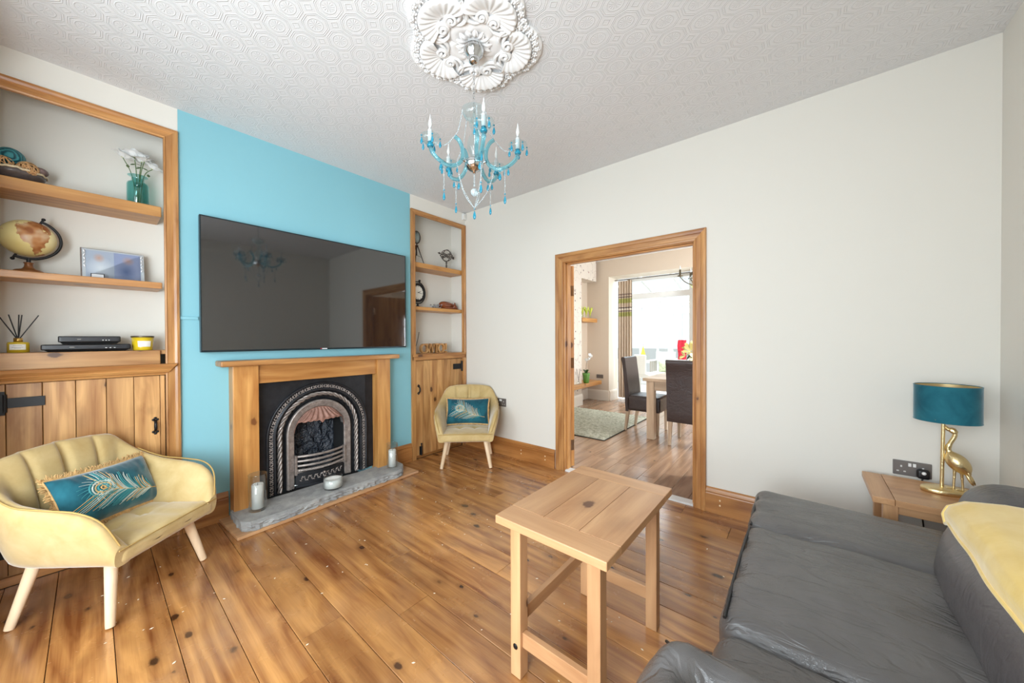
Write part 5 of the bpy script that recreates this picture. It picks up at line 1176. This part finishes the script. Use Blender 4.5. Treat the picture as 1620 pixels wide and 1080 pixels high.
for k, (x, y, z) in enumerate(((.0,.01,.40),(.02,-.03,.44),(.03,.06,.45),(.05,.02,.49),(.06,.09,.50),(.03,.10,.53))):
    m = MB()
    for j in range(5): m.grid(lambda u, v: V(x,y,z)+RZ(.7+k) @ RY(.9) @ RZ(j*1.257) @ V(.004+.034*u,(v-.5)*.036*math.sin(PI*min(1,u*.8+.15)),.006*u), 4, 3)
    obj('orchid_bloom', m, M_petal, t, kind='stuff')
diffuser('reed_diffuser', 'little clear reed diffuser with dark reeds beside the green orchid pot', (-.068,2.865,.411), .034, .05, M_clear, [(.0,-.07),(-.02,-.03),(.01,.02),(-.01,.05),(.0,.08)], .24, mat('dark_reed', (96,78,68), .6), False)
# shaggy rug
def rugz(u, v):
    x = -.25+1.49*u; y = 1.14+1.60*v; e = min(1,u*40,(1-u)*40,v*40,(1-v)*40)
    return V(x+.006*noise.noise(V(x*30,y*30,2)), y+.006*noise.noise(V(x*30,y*30,7)), .004+e*(.022+.012*noise.noise(V(x*34,y*34,1))+.007*noise.noise(V(x*80,y*80,4))))
rm = NT('sage_shag_pile'); co = rm.coord(); f = rm.noise(co, 26, 5, .75); rm.l(rm.ramp(f, [(.3, lin((150,150,120))), (.5, lin((208,207,186))), (.7, lin((238,236,222)))]), rm.b.inputs['Base Color']); rm.b.inputs['Roughness'].default_value = .95; rm.bump(rm.noise(co, 120, 4, .7), 1.0, .02)
m = MB(); m.grid(rugz, 150, 150, flip=False); m.box((-.25,1.14,.001),(1.24,2.74,.005)); t = thing('rug', 'sage and cream shaggy rug on the dining room floor', 'rug', (.5,1.94,0)); o = obj('pile', m, rm.m, t, kind='stuff'); o.location = (-.5,-1.94,0)
obj('dark_edging', MB().tube([(-.25,1.142,.006),(1.238,1.142,.006),(1.238,2.738,.006)], .006, 6), mat('dark_rug_edge', (62,62,56), .9), t).location = (-.5,-1.94,0)
# curtain
cm = NT('striped_curtain_cloth'); sz = cm.n('ShaderNodeSeparateXYZ'); cm.l(cm.coord(), sz.inputs[0]); z = sz.outputs[2]; c_ = lin((206,186,164))
for a, b, cc in ((2.13,2.16,(150,128,116)),(2.08,2.10,(120,100,92)),(1.97,2.06,(168,164,96)),(1.865,1.885,(86,74,74)),(1.83,1.86,(226,216,200)),(1.80,1.815,(86,74,74)),(1.70,1.785,(170,166,100))):
    c_ = cm.mix(cm.math('MULTIPLY', cm.math('GREATER_THAN', z, a), cm.math('LESS_THAN', z, b)), c_, lin(cc))
cm.l(c_, cm.b.inputs['Base Color']); cm.b.inputs['Roughness'].default_value = .85
t = thing('curtain', 'long cream curtain with green and grey bands in the patio window reveal', 'curtain', (.30,4.05,.05)); m = MB()
m.grid(lambda u, v: V(.19+.29*u+.006*math.sin(u*31), 4.05+.030*math.sin(u*2*PI*5.5)*(1-.25*v)+.006*noise.noise(V(u*8,v*3,1)), .05+2.37*v), 110, 20); obj('drape', m, cm.m, t).location = (-.30,-4.05,-.05)
m = MB(); m.tube([(.12,4.05,2.44),(1.75,4.05,2.44)], .012, 10); tag(obj('curtain_pole', m, mat('satin_steel', (150,148,146), .3, metal=1)), 'thin steel curtain pole across the patio window head', 'curtain pole')
# dining table and chairs
t = thing('dining_table', 'grey washed wooden dining table between the brown leather chairs', 'dining table'); x0, y0, x1, y1 = 1.570, 1.530, 2.47, 3.10
for i in range(6):
    a = y0+(y1-y0)*i/6; obj('top_board', MB().box((x0,a+.0012,.725),(x1,a+(y1-y0)/6-.0012,.762)), wood('grey','x'), t, bevel=.003)
for a in (x0+.035,x1-.125):
    for b in (y0+.035,y1-.125): obj('leg', MB().box((a,b,.001),(a+.09,b+.09,.725)), wood('grey','z'), t, bevel=.004)
for b in (y0+.055,y1-.085): obj('apron', MB().box((x0+.125,b,.61),(x1-.125,b+.03,.725)), wood('grey','x'), t)
for a in (x0+.055,x1-.085): obj('apron', MB().box((a,y0+.125,.61),(a+.03,y1-.125,.725)), wood('grey','y'), t)
rebase(t, (2.02,2.315,0))
def dchair(loc, rot, label, first=None):
    if first:
        r = first.copy(); S.collection.objects.link(r); r.location = loc; r.rotation_euler = (0,0,rot); r['label'] = label
        for ch in first.children:
            c = ch.copy(); S.collection.objects.link(c); c.parent = r
            for g in ch.children:
                d_ = g.copy(); S.collection.objects.link(d_); d_.parent = c
        return r
    t = thing('dining_chair', label, 'dining chair', loc, rot, 'brown leather dining chairs'); w_ = .215
    prof = [(.062,.27),(.02,.27),(.012,.40),(.004,.60),(-.012,.80),(-.03,.93),(-.042,.965),(-.040,.99),(-.018,1.005),(.006,.995),(.016,.97),(.022,.90),(.042,.75),(.060,.58),(.068,.48)]
    m = MB(); n = len(prof); P = prof
    m.grid(lambda u, v: V(-w_+2*w_*v, P[round(u*(n-1))][0], P[round(u*(n-1))][1]), n-1, 8, smooth=True)
    for s in (-1,1):
        vs = [V(s*w_,y,z) for y, z in P]; m.add(vs, [tuple(range(n)) if s < 0 else tuple(range(n-1,-1,-1))])
    obj('backrest', m, M_brown, t, bevel=.008, seg=3); m = MB(); m.rbox((0,.245,.385), (w_,.225,.10), .03, 8, lambda q: V(q.x,q.y,q.z+.018*max(0,1-(q.x/.22)**2)*max(0,1-(q.y/.23)**2)*(q.z > 0))); obj('seat', m, M_brown, t)
    m = MB(); m.tube([(-w_,-.018,.93),(w_,-.018,.93)], .004, 6); obj('roll_seam', m, M_brown, t)
    for sx in (-1,1):
        for yb, yt, dy in ((.035,.05,-.03),(.43,.43,.0)):
            m = MB(); x = sx*.182; m.hexa([(x-.016,yb+dy-.016,.001),(x+.016,yb+dy-.016,.001),(x+.016,yb+dy+.016,.001),(x-.016,yb+dy+.016,.001)], [(x-.022,yt-.022,.32),(x+.022,yt-.022,.32),(x+.022,yt+.022,.32),(x-.022,yt+.022,.32)]); obj('leg', m, wood('grey','z'), t, bevel=.003)
    return t
d1 = dchair((2.085,1.470,0), 0, 'dark brown leather dining chair seen from behind at the table end')
dchair((1.235,1.985,0), -PI/2, 'dark brown leather dining chair at the long side of the table, on the rug edge', d1)
# lilies
t = thing('lily_vase', 'tall vase of yellow lilies with dark leaves on the dining table', 'vase', (2.06,1.98,.763)); m = MB(); m.lathe([(.0001,0),(.05,0),(.055,.01),(.045,.10),(.05,.2),(.06,.22)], 20); obj('vase_body', m, glass('green_vase_glass', (190,220,190)), t)
M_leaf = mat('lily_leaf', (34,66,30), .45); M_lily = mat('lily_petal', (232,216,140), .55); M_lily2 = mat('lily_bud', (196,190,120), .55); g = random.Random(5)
for i in range(26):
    a = g.uniform(0,6.28); z = g.uniform(.06,.30); L = g.uniform(.12,.2); el = g.uniform(-.3,.9)
    m = MB(); m.grid(lambda u, v: V(.03*math.cos(a),.03*math.sin(a),z)+RZ(a) @ V(L*u*math.cos(el*(1-u*.6)),(v-.5)*.036*math.sin(PI*min(1,u*.9+.08)),L*u*math.sin(el)-.05*u*u), 8, 2); obj('leaf', m, M_leaf, t)
for i in range(5): a = i*1.3; obj('stem', MB().tube([(.01*math.cos(a),.01*math.sin(a),.01),(.05*math.cos(a),.05*math.sin(a),.30)], .005, 6), M_leaf, t)
for i, (x, y, z, a, el) in enumerate(((-.10,-.04,.27,3.4,.3),(-.02,-.08,.33,4.4,.6),(.07,0,.34,.2,.6),(-.06,.06,.36,2.5,.8),(.03,-.09,.25,5.2,.2))):
    m = MB()
    for j in range(6): m.grid(lambda u, v: V(x,y,z)+RZ(a) @ RY(PI/2-el) @ RZ(j*PI/3) @ V(.012+.075*math.sin(u*1.4),(v-.5)*.040*math.sin(PI*min(1,u*.85+.1)),.085*u-.03*u*u*u), 7, 3)
    obj('lily_bloom', m, M_lily, t, kind='stuff')
for i, (x, y, z) in enumerate(((-.05,-.02,.40),(.04,.05,.42),(-.12,.02,.34))): m = MB(); m.sphere((x,y,z), .014, 8, (1,1,3.2), RY(-x*5)); obj('lily_bud', m, M_lily2, t)
# small dining chandelier
t = thing('dining_chandelier', 'small candle chandelier with glass beads and leaves over the dining table', 'chandelier', (2.12,2.12,2.0)); M_cdl = mat('dark_brass', (112,100,78), .35, metal=.8)
obj('rod', MB().tube([(0,0,.82),(0,0,.0)], .006, 8), M_cdl, t)
m = MB(); m.lathe([(.0001,-.03),(.03,-.02),(.04,.0),(.02,.03),(.0001,.04)], 16); obj('hub', m, M_cdl, t)
for k in range(5):
    a = math.radians(205+72*k); R_ = RZ(a); am = obj('arm', MB().tube([R_ @ p for p in bez([(0.02,0,0),(.10,0,-.06),(.20,0,-.02),(.26,0,.05)],6)], .006, 8), M_cdl, t)
    m = MB(); m.lathe([(.0001,.05),(.03,.055),(.035,.065),(.012,.066),(.012,.14),(.0001,.141)], 12, R_ @ V(.26,0,0)); obj('candle', m, M_cdl, am)
    m = MB(); m.lathe([(.0001,.14),(.010,.155),(.006,.18),(.0001,.20)], 10, R_ @ V(.26,0,0)); obj('candle_bulb', m, M_flame, am)
    m = beads(bez([R_ @ V(.26,0,.06),R_ @ V(.15,0,.02),R_ @ V(.02,0,.25)],8), .016, .006); m.join(beads([R_ @ V(.26,0,.05),R_ @ V(.26,0,-.06)], .016, .006)); obj('bead_string', m, M_bead, t, kind='stuff')
    m = MB()
    for j in range(4): m.grid(lambda u, v: R_ @ (V(.05+.05*j,0,-.04)+RZ(j*2.0) @ V(.06*u,(v-.5)*.03*math.sin(PI*u),-.03*u)), 5, 2)
    obj('leaf_spray', m, mat('pale_leaf', (186,194,130), .6), t, kind='stuff')
# ------------------------------------------------------------ garden room beyond the patio window
struct('floor_garden_room', MB().box((-2.2,4.22,-.06),(3.4,7.0,-.002)), mat('pale_floor_tile', (222,218,212), .3))
M_pave = mat('pale_paving', (190,188,182), .9)
struct('ground_outside', MB().box((-25,7.0,-.3),(25,45,-.12)), M_pave); struct('ground_outside', MB().box((-25,-45,-.3),(25,-4.3,-.12)), M_pave)  # second slab is unseen behind the bay, added to block sky light from below
m = MB(); m.box((-2.2,4.22,0),(-2.08,7.0,2.5)); struct('wall_garden_left', m, mat('white_render', (240,238,234), .8))
m = MB(); YG = 6.85
for x in (-2.1,-1.5,-.9,-.35,.11,.40,.68,1.25,1.85,2.5,3.2): m.box((x-.03,YG-.034,0),(x+.03,YG+.034,2.12))
for z in (.04,.62,2.12): m.box((-2.1,YG-.04,z-.04),(3.3,YG+.04,z+.04))
m.box((-2.1,YG-.02,0),(-.35,YG+.02,.6)); m.box((-2.12,YG-.06,2.14),(3.32,YG+.07,2.30)); struct('window_4', m, M_white, bevel=.008)
struct('window_4', MB().box((-2.1,YG-.004,.66),(3.3,YG+.004,2.08)), M_clear)
# glazed door of the garden room
t = bpy.data.objects.new('door_3', None); S.collection.objects.link(t); t.location = (.78,6.55,0); t['kind'] = 'structure'
m = MB(); m.box((-.28,-.03,.02),(-.20,.03,2.0)); m.box((.20,-.03,.02),(.28,.03,2.0)); m.box((-.2,-.03,.02),(.2,.03,.75)); m.box((-.2,-.03,1.86),(.2,.03,2.0)); obj('door_frame', m, M_white, t, bevel=.006)
pn_ = MB(); pn_.box((-.18,-.035,.12),(.18,-.028,.66)); obj('panel', pn_, M_white, t, bevel=.01); obj('glass_pane', MB().box((-.2,-.004,.75),(.2,.004,1.86)), M_clear, t)
m = MB(); m.tube([(.24,-.035,1.0),(.24,-.07,1.0),(.14,-.07,1.0)], .009, 8); obj('handle', m, M_chrome, t)
m = MB()
for x in (-1.9,-1.2,-.5,.2,.9,1.6,2.3,3.0): m.hexa([(x-.025,4.22,2.90),(x+.025,4.22,2.90),(x+.025,6.9,2.17),(x-.025,6.9,2.17)], [(x-.025,4.22,2.97),(x+.025,4.22,2.97),(x+.025,6.9,2.24),(x-.025,6.9,2.24)])
struct('roof_glazing_bar', m, M_white); m = MB(); m.add([(-2.1,4.22,2.94),(3.3,4.22,2.94),(3.3,6.9,2.21),(-2.1,6.9,2.21)], [(0,1,2,3)]); struct('roof_glass', m, M_clear)
M_wick = mat('white_wicker', (226,222,214), .7, bump=(160,.8,.01))
t = thing('wicker_chair', 'tall backed pale wicker chair in the bright garden room', 'chair', (.306,4.98,0)); m = MB(); m.rbox((0,-.02,.67), (.135,.035,.22), .03, 6); obj('backrest', m, M_wick, t); m = MB(); m.rbox((0,.22,.42), (.20,.24,.05), .03, 5); obj('seat', m, M_wick, t)
for sx in (-.15,.15):
    for sy in (0,.4): obj('leg', MB().box((sx-.02,sy-.02,0.001),(sx+.02,sy+.02,.40)), M_wick, t)
t = thing('garden_bench', 'low white garden bench with slatted arms in the garden room', 'bench', (.50,5.75,0)); obj('backrest', MB().box((-.23,.42,.62),(.23,.46,.92)), M_white, t, bevel=.01); obj('seat', MB().box((-.23,0,.38),(.23,.44,.44)), M_white, t, bevel=.01)
for sx in (-.24,.22):
    obj('armrest', MB().box((sx-.03,-.02,.70),(sx+.05,.44,.73)), M_white, t, bevel=.005)
    for sy in (0,.14,.28,.40): obj('arm_slat', MB().box((sx,sy,.001 if sy in (0,.40) else .44),(sx+.03,sy+.035,.70)), mat('pale_grey_wood', (176,170,160), .6), t)
cu = thing('garden_cushion', 'square pale green patterned cushion on the white garden bench', 'cushion', (.56,5.98,.56)); f = cush_surf(.16,.13,.05,2); m = MB(); m.grid(lambda u, v: f(2*u-1,2*v-1,1), 14, 12); m.grid(lambda u, v: f(2*u-1,2*v-1,-1), 14, 12, flip=True); o = obj('cover', m, mat('leafy_cushion', (206,212,176), .8, var=.35, vscale=30), cu)
t = thing('yellow_ornament', 'small yellow cone ornament on the far sill of the garden room', 'ornament', (-.23,6.70,.66)); m = MB(); m.lathe([(.0001,0),(.085,0),(.07,.12),(.03,.28),(.0001,.40)], 14); obj('body', m, mat('yellow_glaze', (228,208,70), .4), t); m = MB(); m.sphere((0,0,.42), .02, 8); obj('tip', m, mat('lilac_tip', (196,186,206), .5), t)
obj('sill', MB().box((-.45,6.60,.60),(.0,6.82,.66)), M_white, t).location = (.23,-6.70,-.66)
t = thing('red_fabric', 'red and white cloth hanging behind the lilies in the garden room', 'cloth', (.915,6.0,.75)); m = MB(); m.grid(lambda u, v: V(-.09+.18*u+.01*math.sin(v*7),.015*math.sin(u*14),.46*v), 20, 8); m.grid(lambda u, v: V(-.09+.18*u+.01*math.sin(v*7),.015*math.sin(u*14)+.006,.46*v), 20, 8, flip=True); obj('cloth', m, mat('red_cloth', (206,42,62), .8, var=.35, vscale=14), t)
obj('hanger', MB().tube([(-.06,0,.46),(0,.0,.50),(.06,0,.46)], .004, 6).tube([(0,0,.50),(0,0,1.66)], .003, 6), M_chrome, t, kind='stuff')
